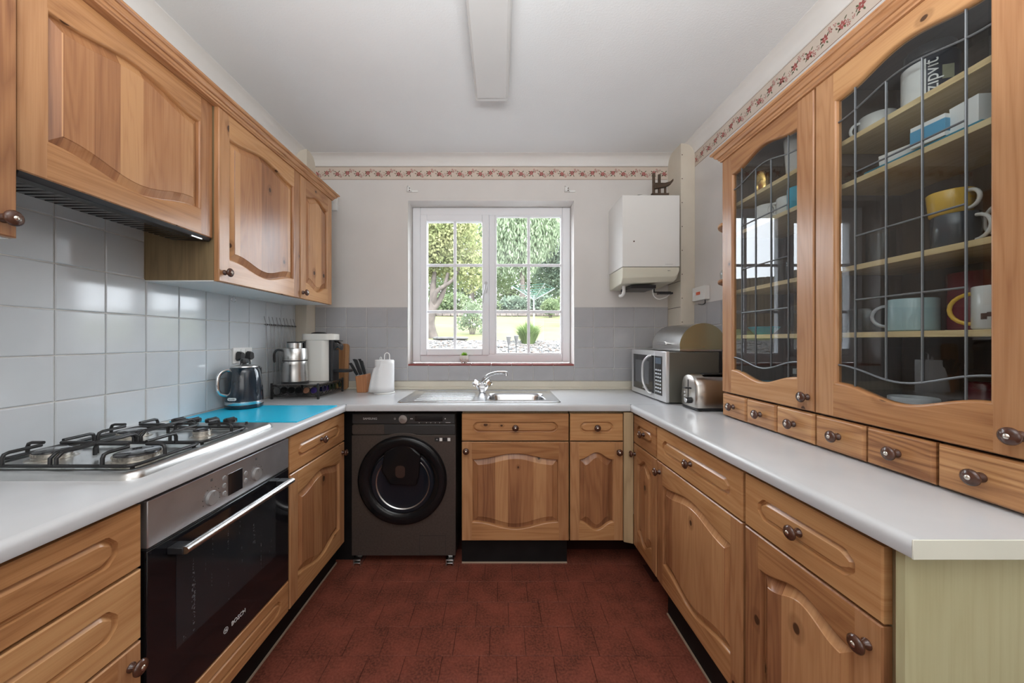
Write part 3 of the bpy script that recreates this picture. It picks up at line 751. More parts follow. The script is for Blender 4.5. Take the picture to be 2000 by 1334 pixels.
# ================================================================== CABINET PARTS
def knob(parent, x, z, y=0.0, r=1.1):
    mb = MB(); mt = Matrix.Translation((x, y, z)) @ Matrix.Rotation(R(90), 4, 'X') @ Matrix.Scale(r, 4)
    mb.lathe([(0.010, 0), (0.010, 0.003), (0.0065, 0.006), (0.006, 0.012), (0.0135, 0.017), (0.0168, 0.021), (0.0165, 0.024), (0.0125, 0.0275), (0.0055, 0.029), (0.0045, 0.028)], 22, 0, mt)
    mb.lathe([(0.0055, 0.0285), (0.004, 0.0305), (0.0001, 0.031)], 12, 1, mt)
    return mb.build('knob', [m_knob, m_brass], parent, smooth=50)
def opening(w, h, sx, rb, rt_, db, dt, o, n=28):
    """loop: bottom left to right, then top right to left"""
    P = []
    for i in range(n+1):
        t = i/n; s = math.sin(PI*t)**2.2
        P.append((sx + o + (w-2*sx-2*o)*t, rb - db*s + o))
    for i in range(n, -1, -1):
        t = i/n; s = math.sin(PI*t)**2.2
        P.append((sx + o + (w-2*sx-2*o)*t, h - rt_ + dt*s - o))
    return P
def door(parent, x, z, w, h, stile=0.056, rb=0.10, rt_=0.095, db=0.040, dt=0.034, y=0.0, glass=False, kn=None, name='door', lab=None, leads=None):
    n = 28; T = 0.020; e = 0.003; mb = MB()
    def q(p, yy): return (x + p[0], y + yy, z + p[1])
    O0 = opening(w, h, stile, rb, rt_, db, dt, 0, n)
    pL, pR, pT, pB = newpid(), newpid(), newpid(), newpid()
    for yy, fl in ((0.0, False), (T, True)):
        if fl and not glass: continue
        ee = 0 if fl else e
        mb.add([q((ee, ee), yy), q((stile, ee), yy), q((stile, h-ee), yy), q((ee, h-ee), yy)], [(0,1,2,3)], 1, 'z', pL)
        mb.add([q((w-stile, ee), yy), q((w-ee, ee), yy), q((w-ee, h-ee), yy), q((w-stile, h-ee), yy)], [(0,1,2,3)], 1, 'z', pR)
        for i in range(n):
            a, b_ = O0[i], O0[i+1]; mb.add([q((a[0], ee), yy), q((b_[0], ee), yy), q(b_, yy), q(a, yy)], [(0,1,2,3)], 0, 'x', pB)
            a, b_ = O0[2*n+1-i], O0[2*n-i]; mb.add([q(a, yy), q(b_, yy), q((b_[0], h-ee), yy), q((a[0], h-ee), yy)], [(0,1,2,3)], 0, 'x', pT)
    rect = lambda ii, yy: [q((ii, ii), yy), q((w-ii, ii), yy), q((w-ii, h-ii), yy), q((ii, h-ii), yy)]
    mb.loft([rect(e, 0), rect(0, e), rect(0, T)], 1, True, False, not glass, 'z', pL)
    steps = [(0.0, 0.0), (0.002, 0.0003), (0.0045, 0.0025), (0.0065, 0.008), (0.0075, 0.0152)]
    if glass: steps.append((0.0075, T))
    loops = [[q(p, yy) for p in opening(w, h, stile, rb, rt_, db, dt, o, n)] for o, yy in steps]
    m = 2*n+2
    for a, c in zip(loops, loops[1:]):
        for i in range(m):
            j = (i+1) % m
            g, pid = ('x', pB) if i < n else (('z', pR) if i == n else (('x', pT) if i < 2*n+1 else ('z', pL)))
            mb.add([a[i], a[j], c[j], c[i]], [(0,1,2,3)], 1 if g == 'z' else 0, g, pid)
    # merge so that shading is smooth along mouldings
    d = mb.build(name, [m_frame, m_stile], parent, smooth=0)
    bm = bmesh.new(); bm.from_mesh(d.data); bmesh.ops.remove_doubles(bm, verts=bm.verts, dist=0.00005)
    bmesh.ops.recalc_face_normals(bm, faces=bm.faces); bm.to_mesh(d.data); bm.free()
    d.data.polygons.foreach_set('use_smooth', [True]*len(d.data.polygons)); d.data.set_sharp_from_angle(angle=R(38))
    if lab: d['label'] = lab
    if not glass:
        mb = MB(); pid = newpid()
        st = [(0.0075, 0.0155), (0.0095, 0.0155), (0.011, 0.0148), (0.034, 0.0035), (0.0355, 0.0012)]
        lp = [[q(p, yy) for p in opening(w, h, stile, rb, rt_, db, dt, o, n)] for o, yy in st]
        mb.loft(lp, 0, True, False, False, 'z', pid)
        c = lp[-1]
        for i in range(n): mb.add([c[i], c[i+1], c[2*n-i], c[2*n+1-i]], [(0,1,2,3)], 0, 'z', pid)
        p = mb.build('door_panel', m_panel, d, smooth=0)
        bm = bmesh.new(); bm.from_mesh(p.data); bmesh.ops.remove_doubles(bm, verts=bm.verts, dist=0.00005); bmesh.ops.recalc_face_normals(bm, faces=bm.faces); bm.to_mesh(p.data); bm.free()
        p.data.polygons.foreach_set('use_smooth', [True]*len(p.data.polygons)); p.data.set_sharp_from_angle(angle=R(30))
    else:
        pts = opening(w, h, stile, rb, rt_, db, dt, 0.0078, n)
        mb = MB(); mb.prism([(x+p[0], z+p[1]) for p in pts], y+0.0115, y+0.0145, 'y'); mb.build('glass_pane', m_cabglass, d, smooth=0)
        xs, curve_off, zs = leads
        a0 = stile + 0.0078; a1 = w - a0
        def zb(xx): t = (xx-stile)/(w-2*stile); return rb - db*math.sin(PI*min(max(t, 0), 1))**2.2
        def zt(xx): t = (xx-stile)/(w-2*stile); return h - rt_ + dt*math.sin(PI*min(max(t, 0), 1))**2.2
        yl = y + 0.0105
        cb = lambda xx: zb(xx) + curve_off[0]; ct = lambda xx: zt(xx) - curve_off[1]
        for k, xx in enumerate(xs):
            lo = zb(xx)+0.008 if k in (0, len(xs)-1) else cb(xx)
            hi = zt(xx)-0.008 if k in (0, len(xs)-1) else ct(xx)
            mb = MB(); mb.tube([(x+xx, yl, z+lo), (x+xx, yl, z+(lo+hi)/2), (x+xx, yl, z+hi)], 0.0034, 8, flat=0.6); mb.build('lead_strip', m_lead, d)
        for fn in (cb, ct):
            mb = MB(); mb.tube([(x+a0+(a1-a0)*i/20, yl, z+fn(a0+(a1-a0)*i/20)) for i in range(21)], 0.0030, 8); mb.build('lead_strip', m_lead, d)
        for zz in zs:
            mb = MB(); mb.tube([(x+xs[0], yl, z+zz), (x+xs[-1], yl, z+zz)], 0.0028, 8); mb.build('lead_strip', m_lead, d)
    if kn: knob(d, x+kn[0], z+kn[1], y)
    return d
def drawer_front(parent, x, z, w, h, y=0.0, inset=0.06, hb=0.031, kn=True, plain_=False, name='drawer', T=0.020):
    mb = MB(); e = 0.003; pid = newpid()
    def q(p, yy): return (x + p[0], y + yy, z + p[1])
    rect = lambda ii, yy: [q((ii, ii), yy), q((w-ii, ii), yy), q((w-ii, h-ii), yy), q((ii, h-ii), yy)]
    if plain_:
        mb.loft([rect(0.006, 0), rect(0.004, 0.001), rect(0, 0.007), rect(0, T)], 0, True, True, True, 'x', pid)
        o = mb.build(name, m_drawer, parent, smooth=25)
    else:
        cx, cz, a, b = w/2, h/2, w/2-inset, hb
        def G(o):
            aa, bb = a-o, b-o
            rt2 = [(aa-0.026, bb), (aa-0.019, bb*0.93), (aa-0.012, bb*0.72), (aa-0.004, bb*0.48), (aa, bb*0.30)]
            right = [(p[0], p[1]) for p in rt2]; right += [(p[0], -p[1]) for p in reversed(rt2)]
            left = [(-p[0], p[1]) for p in reversed(right)]
            loop = right + [(-p[0], -p[1]) for p in right]
            return [(cx+p[0], cz+p[1]) for p in loop]
        g0 = G(0)
        tris = tessellate_polygon([[Vector((e, e, 0)), Vector((w-e, e, 0)), Vector((w-e, h-e, 0)), Vector((e, h-e, 0))], [Vector((p[0], p[1], 0)) for p in g0]])
        flat = [(e, e), (w-e, e), (w-e, h-e), (e, h-e)] + g0
        mb.add([q(p, 0) for p in flat], [tuple(t) for t in tris], 0, 'x', pid)
        mb.loft([rect(e, 0), rect(0, e), rect(0, T)], 0, True, False, True, 'x', pid)
        st = [(0, 0), (0.0006, 0.005), (0.0018, 0.0095), (0.0042, 0.0102), (0.0075, 0.0085), (0.012, 0.0022), (0.0138, 0.0004)]
        lp = [[q(p, yy) for p in G(o)] for o, yy in st]
        mb.loft(lp, 0, True, False, True, 'x', pid)
        o = mb.build(name, m_frame, parent, smooth=0)
        bm = bmesh.new(); bm.from_mesh(o.data); bmesh.ops.remove_doubles(bm, verts=bm.verts, dist=0.00005); bmesh.ops.recalc_face_normals(bm, faces=bm.faces); bm.to_mesh(o.data); bm.free()
        o.data.polygons.foreach_set('use_smooth', [True]*len(o.data.polygons)); o.data.set_sharp_from_angle(angle=R(32))
    if kn: knob(o, x+w/2, z+h/2, y)
    return o

# ---- base cabinets -------------------------------------------------
BZ0, BZ1 = 0.152, 0.886
def carcass(t, w, depth, z0=BZ0, z1=BZ1, mat=None, y0=0.0215):
    mb = MB(); mb.box(0.001, w-0.001, y0, depth, z0, z1, 0, 'z'); return mb.build('carcass', mat or m_side, t)
def lrun(y): return (-0.9127 + 0.01667*y, y, 0)
LRZ = R(90 - 0.955)
def rrun(y): return (0.7716 - 0.01316*y, y, 0)
RRZ = R(-90 + 0.754)
G1 = 'pine base cupboards under the worktops'
t = thing('base_cabinet', 'pine base cabinet of stacked wide drawers left of the oven', 'cabinet', lrun(0.308), LRZ, G1)
carcass(t, 0.598, 0.53)
drawer_front(t, 0.001, 0.724, 0.596, 0.154, inset=0.055, hb=0.036)
drawer_front(t, 0.001, 0.545, 0.596, 0.172, inset=0.055, hb=0.036)
door(t, 0.001, 0.153, 0.596, 0.385, kn=(0.57, 0.34))
t = thing('base_cabinet', 'pine base cabinet with one drawer between the oven and the washing machine', 'cabinet', lrun(1.5265), LRZ, G1)
carcass(t, 0.512, 0.53); drawer_front(t, 0, 0.725, 0.512, 0.152); door(t, 0, 0.153, 0.512, 0.565, kn=(0.484, 0.512))
t = thing('base_cabinet', 'wide pine cabinet with drawer front and arched door beneath the sink', 'cabinet', (-0.217, 2.04, 0), 0, G1)
carcass(t, 0.604, 0.55); drawer_front(t, 0, 0.7217, 0.604, 0.153, inset=0.062); door(t, 0, 0.158, 0.604, 0.556, kn=(0.026, 0.510))
t = thing('base_cabinet', 'narrow pine cabinet with small drawer right of the sink cabinet', 'cabinet', (0.3935, 2.04, 0), 0, G1)
carcass(t, 0.301, 0.55); drawer_front(t, 0.001, 0.7217, 0.299, 0.153, inset=0.056); door(t, 0.001, 0.158, 0.299, 0.556, kn=(0.273, 0.503), stile=0.05, db=0.046, dt=0.04)
mb = MB(); mb.loft([[(0.6965, 2.036, z), (0.7435, 2.018, z), (0.7435, 2.05, z), (0.6965, 2.06, z)] for z in (0.152, 0.884)])
tag(mb.build('corner_post', m_post, bevel=0.002), 'pale unvarnished filler post in the right inner corner of the cabinets', 'post')
t = thing('base_cabinet', 'very narrow pine cabinet in the right inner corner', 'cabinet', rrun(2.021), RRZ, G1)
carcass(t, 0.284, 0.5); drawer_front(t, 0, 0.7217, 0.284, 0.153, inset=0.05); door(t, 0, 0.150, 0.284, 0.566, kn=(0.022, 0.51), stile=0.05, db=0.046, dt=0.04)
t = thing('base_cabinet', 'wide pine cabinet with scratched arched door, middle of the right run', 'cabinet', rrun(1.7285), RRZ, G1)
carcass(t, 0.598, 0.56); drawer_front(t, 0, 0.7217, 0.598, 0.155, inset=0.058); door(t, 0, 0.150, 0.598, 0.566, kn=(0.03, 0.520))
t = thing('base_cabinet', 'pine cabinet at the near end of the right worktop', 'cabinet', rrun(1.1185), RRZ, G1)
carcass(t, 0.412, 0.56); drawer_front(t, 0, 0.7217, 0.398, 0.155, inset=0.055); door(t, 0, 0.150, 0.398, 0.566, kn=(0.368, 0.508))
mb = MB(); mb.box(0.765, XR, 0.683, 0.699, 0.0, 0.890, 0, 'z')
tag(mb.build('cabinet_gable', m_pale), 'pale yellow-green pine end panel under the near end of the right worktop', 'panel')

mb = MB(); mb.box(-0.985, -0.860, 2.125, 2.137, 0.0, 0.888)  # black board added where the gap is dark only from shade
tag(mb.build('gap_shade', m_black), 'black board standing in for the shade in the gap left of the washing machine', 'board')
# ---- plinths
def plinth(lab, p0, p1, z1=0.15):
    d = Vector((p1[0]-p0[0], p1[1]-p0[1])); ln = d.length; rz = math.atan2(d.y, d.x)
    t = thing('plinth', lab, 'plinth', (p0[0], p0[1], 0), rz, 'black kickboards')
    mb = MB(); mb.box(0, ln, 0, 0.016, 0.0, z1); mb.build('board', m_black, t)
    mb = MB(); mb.box(0, ln, -0.006, 0.0, 0.0, 0.007); mb.build('sealing_strip', m_strip, t)
plinth('black kickboard under the oven and left cabinets', (-0.957, 0.3), (-0.950, 2.09))
plinth('black kickboard under the sink cabinet', (-0.222, 2.095), (0.386, 2.095), 0.157)
plinth('black kickboard under the near right cabinets', (0.789, 1.70), (0.793, 0.70))

# ================================================================== WORKTOPS
def wprof(inner, edge):
    s = 1 if edge > inner else -1
    return [(inner, 0.891), (edge-s*0.005, 0.891), (edge-s*0.001, 0.893), (edge, 0.897), (edge, 0.911)] + \
        [(edge-s*0.017+s*0.017*math.cos(R(a)), 0.911+0.017*math.sin(R(a))) for a in (15, 30, 45, 60, 75, 90)] + [(inner, 0.928)]
mb = MB(); mb.loft([[(x, y, z) for x, z in wprof(XL, -0.8947+0.01667*y)] for y in (0.28, 2.032)])
tag(mb.build('worktop', m_worktop, smooth=35), 'pale grey worktop along the left wall holding the hob', 'worktop', 'pale grey laminate worktops')
t = thing('worktop', 'pale grey worktop along the right wall under the glazed dresser', 'worktop', (0, 0, 0), 0, 'pale grey laminate worktops')
mb = MB(); mb.loft([[(x, y, z) for x, z in wprof(XR, 0.7536-0.01316*y)] for y in (0.655, 2.032)]); mb.build('slab', m_worktop, t, smooth=35)
mb = MB(); mb.box(0.7455, XR, 0.6525, 0.6552, 0.8915, 0.9275); mb.build('edging', m_top_end, t, bevel=0.001)
t = thing('worktop', 'pale grey worktop beneath the window around the sink', 'worktop', (0, 0, 0), 0, 'pale grey laminate worktops')
mb = MB(); pr = wprof(2.0365, 2.02)
mb.loft([[(x, y, z) for y, z in [(2.0365, 0.891), (2.025, 0.891), (2.0205, 0.893), (2.02, 0.897), (2.02, 0.918), (2.0217, 0.9235), (2.0255, 0.927), (2.030, 0.928), (2.0365, 0.928)]] for x in (-0.8605, 0.7270)])
bowl = rrect(-0.078, 0.285, 2.16, 2.455, 0.07, 6)
mb.prism([(XL, 2.0363), (XR, 2.0363), (XR, 2.672), (XL, 2.672)], 0.891, 0.928, 'z', holes=[bowl])
mb.build('slab', m_worktop, t, smooth=35)
mb = MB(); mb.box(XL, -0.862, 2.0325, 2.0360, 0.893, 0.9286); mb.box(0.729, XR, 2.0325, 2.0360, 0.893, 0.9284); mb.build('joint_strip', plain('joint_strip_metal', (0.45, 0.47, 0.5), 0.35, metal=0.7), t)
mb = MB(); mb.box(-1.375, 1.247, 2.668, YB-0.001, 0.928, 0.986)
mb.loft([[(x, 2.668, 0.928), (x, 2.650, 0.928), (x, 2.648, 0.934), (x, 2.652, 0.941), (x, 2.660, 0.945), (x, 2.668, 0.946)] for x in (-1.375, 1.247)])
tag(mb.build('upstand', m_upstand, bevel=0.002), 'cream upstand along the back edge of the window worktop', 'upstand')

# ---- sink
t = thing('sink', 'stainless steel inset sink with ribbed drainer on the left', 'sink', (0, 0, WT))
m_sink = plain('sink_steel', (0.66, 0.67, 0.69), 0.2, metal=1.0, var=0.04, vscale=20, bump=0.04, bscale=30)
sx0_, sx1_, sy0_, sy1_ = -0.602, 0.355, 2.085, 2.585
mb = MB()
o_, i_ = rrect(sx0_, sx1_, sy0_, sy1_, 0.03, 5), rrect(sx0_+0.012, sx1_-0.012, sy0_+0.012, sy1_-0.012, 0.02, 5)
i2 = rrect(sx0_+0.02, sx1_-0.02, sy0_+0.02, sy1_-0.02, 0.014, 5)
mb.loft([[(*p, 0.0) for p in o_], [(*p, 0.005) for p in rrect(sx0_+0.004, sx1_-0.004, sy0_+0.004, sy1_-0.004, 0.027, 5)], [(*p, 0.0055) for p in i_], [(*p, 0.0025) for p in i2]], cap0=False, cap1=False)
dr = rrect(-0.545, -0.14, 2.13, 2.54, 0.05, 5)
tris = tessellate_polygon([[Vector((p[0], p[1], 0)) for p in l] for l in (i2, bowl, dr)])
mb.add([(p[0], p[1], 0.0025) for l in (i2, bowl, dr) for p in l], [tuple(q) for q in tris])
mb.build('rim', m_sink, t, smooth=50)
mb = MB(); lp = []
for k, (s, z) in enumerate(((0, 0.0025), (0.006, -0.003), (0.012, -0.02), (0.022, -0.12), (0.045, -0.145), (0.09, -0.150))):
    lp.append([(*p, z) for p in rrect(-0.078+s, 0.285-s, 2.16+s, 2.455-s, max(0.07-s*0.3, 0.02), 6)])
mb.loft(lp, cap0=False); mb.build('bowl', m_sink, t, smooth=60)
# drainer with ribs
mb = MB(); nx, ny = 40, 60; vs = []; fs = []
for j in range(ny+1):
    for i in range(nx+1):
        u_, v_ = i/nx, j/ny; x = -0.545+0.405*u_; y = 2.13+0.41*v_
        edge = min(1, min(u_, 1-u_)*14)*min(1, min(v_, 1-v_)*14)
        vs.append((x, y, 0.0028 - 0.003*edge + edge*0.0026*max(0, math.sin(v_*PI*14))*min(1, min(u_, 1-u_)*8)))
for j in range(ny):
    for i in range(nx):
        a = j*(nx+1)+i; fs.append((a, a+1, a+nx+2, a+nx+1))
mb.add(vs, fs); mb.build('drainer', m_sink, t, smooth=80)
mb = MB(); mb.lathe([(0.0001, -0.1485), (0.03, -0.1485), (0.036, -0.147)], 20, mtx=Matrix.Translation((0.10, 2.31, 0))); mb.build('waste', m_chrome, t)
# ---- mixer tap
t = thing('mixer_tap', 'chrome sink mixer tap with swan spout and two angled knobs', 'tap', (-0.125, 2.50, WT+0.003))
mb = MB()
mb.loft([[(r*math.cos(R(a)), r*0.8*math.sin(R(a)), z) for a in range(0, 360, 60)] for r, z in ((0.022, 0), (0.024, 0.008), (0.045, 0.038), (0.022, 0.062))])
mb.build('body', m_chrome, t, smooth=25, bevel=0.003)
mb = MB(); pp = smooth_path([(0, 0, 0.055), (0.006, -0.01, 0.082), (0.045, -0.05, 0.120), (0.10, -0.095, 0.142), (0.155, -0.135, 0.147), (0.170, -0.147, 0.146)], 5)
mb.tube(pp, [0.014 - 0.005*i/(len(pp)-1) for i in range(len(pp))], 12)
mb.tube([(0.162, -0.141, 0.148), (0.165, -0.144, 0.126)], 0.010, 12); mb.build('spout', m_chrome, t, smooth=60)
for s in (-1, 1):
    mt = Matrix.Translation((s*0.030, 0, 0.046)) @ Matrix.Rotation(R(48*s), 4, 'Y')
    mb = MB(); mb.lathe([(0.010, 0), (0.010, 0.010), (0.019, 0.011), (0.0205, 0.014), (0.0205, 0.038), (0.018, 0.041), (0.0001, 0.042)], 8, 0, mt); mb.build('knob', m_chrome, t, smooth=20)

# ================================================================== WALL CABINETS, LEFT
G2 = 'pine wall cupboards on the left wall'
UZ0, UZ1 = 1.531, 2.245
def upper(lab, x, y, w, depth, kn, z0=UZ0, cz0=None):
    t = thing('wall_cabinet', lab, 'cabinet', (x, y, 0), R(90), G2)
    cz = cz0 or z0
    carcass(t, w, depth, cz+0.004, UZ1+0.01)
    mb = MB(); mb.box(0.001, w-0.001, 0.022, depth, cz-0.001, cz+0.003); mb.build('underside_panel', m_whiteplastic, t)
    door(t, 0.001, z0, w-0.002, UZ1-z0, kn=kn, rb=0.096, rt_=0.096)
    return t
upper('pine wall cupboard cut off by the left edge of the picture', -1.150, 0.28, 0.582, 0.309, (0.556, 0.040))
upper('large pine lift-up cupboard door over the extractor hood', -1.172, 0.878, 0.596, 0.287, None, 1.704, 1.735)
upper('pine wall cupboard next to the hood cupboard', -1.150, 1.477, 0.598, 0.309, (0.030, 0.040))
upper('narrow pine wall cupboard nearest the window', -1.150, 2.081, 0.388, 0.309, (0.024, 0.036))
cpr = [(0.0, 0.0), (0.006, 0.0), (0.006, 0.006), (0.011, 0.009), (0.013, 0.013), (0.013, 0.017), (0.018, 0.018), (0.023, 0.022), (0.026, 0.028), (0.027, 0.033), (0.032, 0.034), (0.037, 0.038), (0.0385, 0.042), (0.037, 0.046), (-0.06, 0.046), (-0.06, 0.0)]
mb = MB(); sweep(mb, [(-1.150, 0.27), (-1.150, 2.470), (XL, 2.470)], [(o, UZ1+z) for o, z in cpr], 0, 'y')
tag(mb.build('cornice', m_cornice, smooth=25), 'stepped pine cornice moulding on top of the left wall cupboards', 'cornice', 'pine cornice mouldings')
# extractor hood
t = thing('extractor_hood', 'slim black extractor hood tucked under the large left cupboard', 'extractor hood', (-1.176, 0.882, 1.690), R(90))
mb = MB(); mb.prism([(0.0, 0.012), (0.008, 0.0), (0.155, 0.006), (0.165, 0.044), (0.0, 0.044)], 0, 0.588, 'x'); mb.build('housing', m_blackplastic, t, bevel=0.002)
mb = MB()
for k in range(24): mb.box(0.03+0.022*k, 0.044+0.022*k, 0.02, 0.14, 0.0015, 0.0045)
tag(mb.build('filter_grille', m_blackgloss, t), kind='stuff')
mb = MB(); mb.box(0.50, 0.55, 0.004, 0.012, -0.003, 0.003); mb.build('switch', m_steel_dk, t, bevel=0.001)
mb = MB(); mb.tube([(0.012*math.cos(R(a)), 0.0, 0.014*math.sin(R(a))) for a in range(90, 430, 20)], 0.0014, 6)
mb.tube([(0, 0, 0.014), (0, 0, 0.022)], 0.0018, 6)
tag(mb.build('cup_hook', m_chrome, None, (-1.438, 1.95, 1.509)), 'small metal hook ring under the left wall cupboard above the kettle', 'hook')

# ================================================================== DRESSER, RIGHT
DX, DY = 1.060, 1.7275
DZ0, DZ1 = 1.046, 2.140
t = thing('glazed_dresser', 'pine dresser with leaded glass doors and six small drawers on the right worktop', 'dresser', (DX, DY, WT), R(-90))
H_ = lambda z: z - WT
mb = MB(); Wd = 1.019; Dd = XR - DX
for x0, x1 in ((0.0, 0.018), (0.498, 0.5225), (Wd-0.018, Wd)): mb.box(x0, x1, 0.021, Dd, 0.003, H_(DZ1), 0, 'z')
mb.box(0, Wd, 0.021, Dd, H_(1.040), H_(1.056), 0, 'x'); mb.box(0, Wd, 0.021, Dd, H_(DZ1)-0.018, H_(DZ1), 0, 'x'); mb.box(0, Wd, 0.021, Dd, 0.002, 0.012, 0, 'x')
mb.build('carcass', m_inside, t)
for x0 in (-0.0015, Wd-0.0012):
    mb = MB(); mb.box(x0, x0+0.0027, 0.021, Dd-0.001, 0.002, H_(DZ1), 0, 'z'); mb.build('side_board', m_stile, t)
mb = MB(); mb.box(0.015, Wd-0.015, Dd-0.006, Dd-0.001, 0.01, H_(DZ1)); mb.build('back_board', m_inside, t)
for x0 in (0.0185, 0.523):
    x1 = x0 + 0.479
    for sz in (1.313, 1.521, 1.787, 1.925):
        mb = MB(); mb.box(x0, x1, 0.034, Dd-0.007, H_(sz)-0.016, H_(sz), 0, 'x'); mb.build('shelf', m_shelf, t, bevel=0.001)
for x0 in (0.0, 0.510):
    w = 0.507 if x0 == 0 else 0.509
    g0 = (0.062+0.0078)
    xs = [0.127, 0.214, 0.300, 0.386] if x0 else [0.125, 0.212, 0.298, 0.384]
    door(t, x0+0.001, H_(DZ0), w-0.004, DZ1-DZ0, stile=0.066, rb=0.103, rt_=0.088, db=0.036, dt=0.034, glass=True, kn=(w-0.028, 0.047),
         leads=(xs, (0.062, 0.075), [0.364, 0.556, 0.749]))
    for k in range(3):
        drawer_front(t, x0+0.001+0.169*k, 0.006, 0.162, 0.104, y=0.001, plain_=True, name='small_drawer')
mb = MB(); sweep(mb, [(DX, DY-1.019), (DX, DY), (XR, DY)][::-1], [(o, DZ1+z*1.12) for o, z in cpr], 0, 'y')
co = tag(mb.build('cornice', m_cornice, smooth=25), 'stepped pine cornice moulding on top of the right glazed dresser', 'cornice', 'pine cornice mouldings')
# quarter-round end shelves
for z, lab in ((1.835, 'upper rounded pine end shelf beyond the glazed dresser'), (1.565, 'lower rounded pine end shelf holding a glass jar beyond the dresser')):
    mb = MB(); mb.prism([(XR-0.002, DY+0.002)] + [(XR-0.002-0.285*math.cos(R(a)), DY+0.002+0.17*math.sin(R(a))) for a in range(0, 91, 9)], z, z+0.018, 'z', 0, 'x')
    tag(mb.build('end_shelf', m_drawer, bevel=0.005), lab, 'shelf', 'rounded end shelves')

# ================================================================== WASHING MACHINE
m_graph = plain('graphite_metal_paint', (0.10, 0.083, 0.073), 0.36, metal=0.5, var=0.12, vscale=90)
m_graph2 = plain('dark_control_fascia', (0.055, 0.054, 0.054), 0.3, metal=0.3)
m_print = plain('pale_print', (0.7, 0.7, 0.7), 0.5)
m_ring = plain('door_ring_black', (0.008, 0.008, 0.009), 0.10, spec=0.35)
m_drum = plain('drum_glass_dark', (0.010, 0.013, 0.019), 0.04, spec=0.5)
WMX, WMY = -0.857, 2.085
t = thing('washing_machine', 'dark graphite front-loading washing machine under the worktop', 'washing machine', (WMX, WMY, 0))
mb = MB(); mb.box(0, 0.6, 0.010, 0.52, 0.045, 0.868); mb.build('body', m_graph, t, bevel=0.008)
mb = MB(); mb.box(0.003, 0.597, -0.002, 0.02, 0.807, 0.866); mb.build('control_panel', m_graph2, t, bevel=0.004)
mb = MB(); mb.box(0.003, 0.597, 0.002, 0.02, 0.744, 0.803); mb.build('top_trim', m_graph2, t, bevel=0.004)
mb = MB(); mb.prism(rrect(0.004, 0.190, 0.748, 0.803, 0.01), -0.003, 0.01, 'y'); mb.build('detergent_drawer', m_graph, t, bevel=0.003)
# front skin with arched top
cxw, czw = 0.294, 0.484
top = [(0.0, 0.740), (0.185, 0.740)] + [(0.294 + q*0.1, 0.740 + 0.014*math.cos(q*PI/2)) for q in (-0.9, -0.6, -0.3, 0, 0.3, 0.6, 0.9)] + [(0.403, 0.740), (0.6, 0.740), (0.6, 0.047), (0.0, 0.047)]
mb = MB(); mb.prism(top, 0.0, 0.012, 'y'); mb.build('front_panel', m_graph, t, bevel=0.002)
def yl(x, z, y=0.0): return Matrix.Translation((x, y, z)) @ Matrix.Rotation(R(90), 4, 'X')
dt_ = MB(); dt_.lathe([(0.256, 0), (0.256, 0.010), (0.250, 0.020), (0.235, 0.026), (0.205, 0.024), (0.188, 0.014), (0.180, 0.004)], 64, 0, yl(cxw, czw)); dd = dt_.build('door', m_ring, t, smooth=60)
mb = MB(); mb.lathe([(0.184, 0.002), (0.176, 0.014), (0.168, 0.015), (0.152, 0.007), (0.12, 0.004), (0.08, 0.002), (0.0001, 0.0015)], 64, 0, yl(cxw, czw-0.01)); mb.build('door_glass', m_drum, dd, smooth=70)
mb = MB(); mb.lathe([(0.1575, 0.008), (0.154, 0.0115), (0.149, 0.0075)], 64, 0, yl(cxw+0.003, czw-0.012)); mb.build('drum_rim', m_steel_dk, dd, smooth=60)
pa = [(cxw-0.10, czw+0.165), (cxw-0.03, czw+0.205), (cxw+0.05, czw+0.205), (cxw+0.11, czw+0.15), (cxw+0.098, czw+0.02), (cxw+0.085, czw-0.025), (cxw-0.07, czw-0.02), (cxw-0.12, czw+0.06)]
mb = MB(); mb.prism(pa, -0.021, -0.002, 'y'); mb.build('add_wash_hatch', m_ring, dd, bevel=0.012, segs=4)
mb = MB(); mb.prism(rrect(cxw-0.035, cxw+0.02, czw+0.02, czw+0.09, 0.02), -0.024, -0.02, 'y'); mb.build('hatch_grip', plain('brown_tinted_gloss', (0.05, 0.03, 0.025), 0.1), dd)
mb = MB(); mb.lathe([(0.0265, 0), (0.0265, 0.004), (0.024, 0.017), (0.0001, 0.018)], 32, 0, yl(cxw+0.006, 0.837)); mb.build('dial', m_steel, t, smooth=40)
mb = MB(); mb.box(0.365, 0.525, -0.0035, 0, 0.822, 0.851); mb.build('display', m_blackgloss, t, bevel=0.001)
text('lettering', 'SAMSUNG', 0.017, t, (0.107, -0.0026, 0.837), (R(90), 0, 0), m_print, sx=1.05)
mb = MB(); mb.lathe([(0.0035, 0.0), (0.0045, 0.0006), (0.0055, 0)], 16, 0, yl(0.250, 0.837, -0.002))
for x in (0.342, 0.350, 0.54): mb.box(x-0.003, x+0.003, -0.0026, -0.002, 0.834, 0.840)
for x in (0.39, 0.432, 0.457, 0.483, 0.508): mb.box(x-0.002, x+0.002, -0.0026, -0.002, 0.812, 0.816)
mb.box(0.542, 0.57, -0.0026, -0.002, 0.8145, 0.8165)
mb.build('printed_symbols', m_print, t)
mb = MB(); mb.box(0.480, 0.505, -0.001, 0, 0.706, 0.727); mb.box(0.523, 0.552, -0.001, 0, 0.706, 0.727); a_ = mb.build('energy_label', m_blackplastic, t)
mb = MB(); mb.box(0.507, 0.523, -0.001, 0, 0.708, 0.726); mb.box(0.553, 0.569, -0.001, 0, 0.708, 0.726); mb.build('sticker', m_whiteplastic, t)
text('lettering', 'AI', 0.012, t, (0.492, -0.0012, 0.7165), (R(90), 0, 0), m_print)
mb = MB()
x0, x1, z0, z1 = 0.392, 0.542, 0.050, 0.163
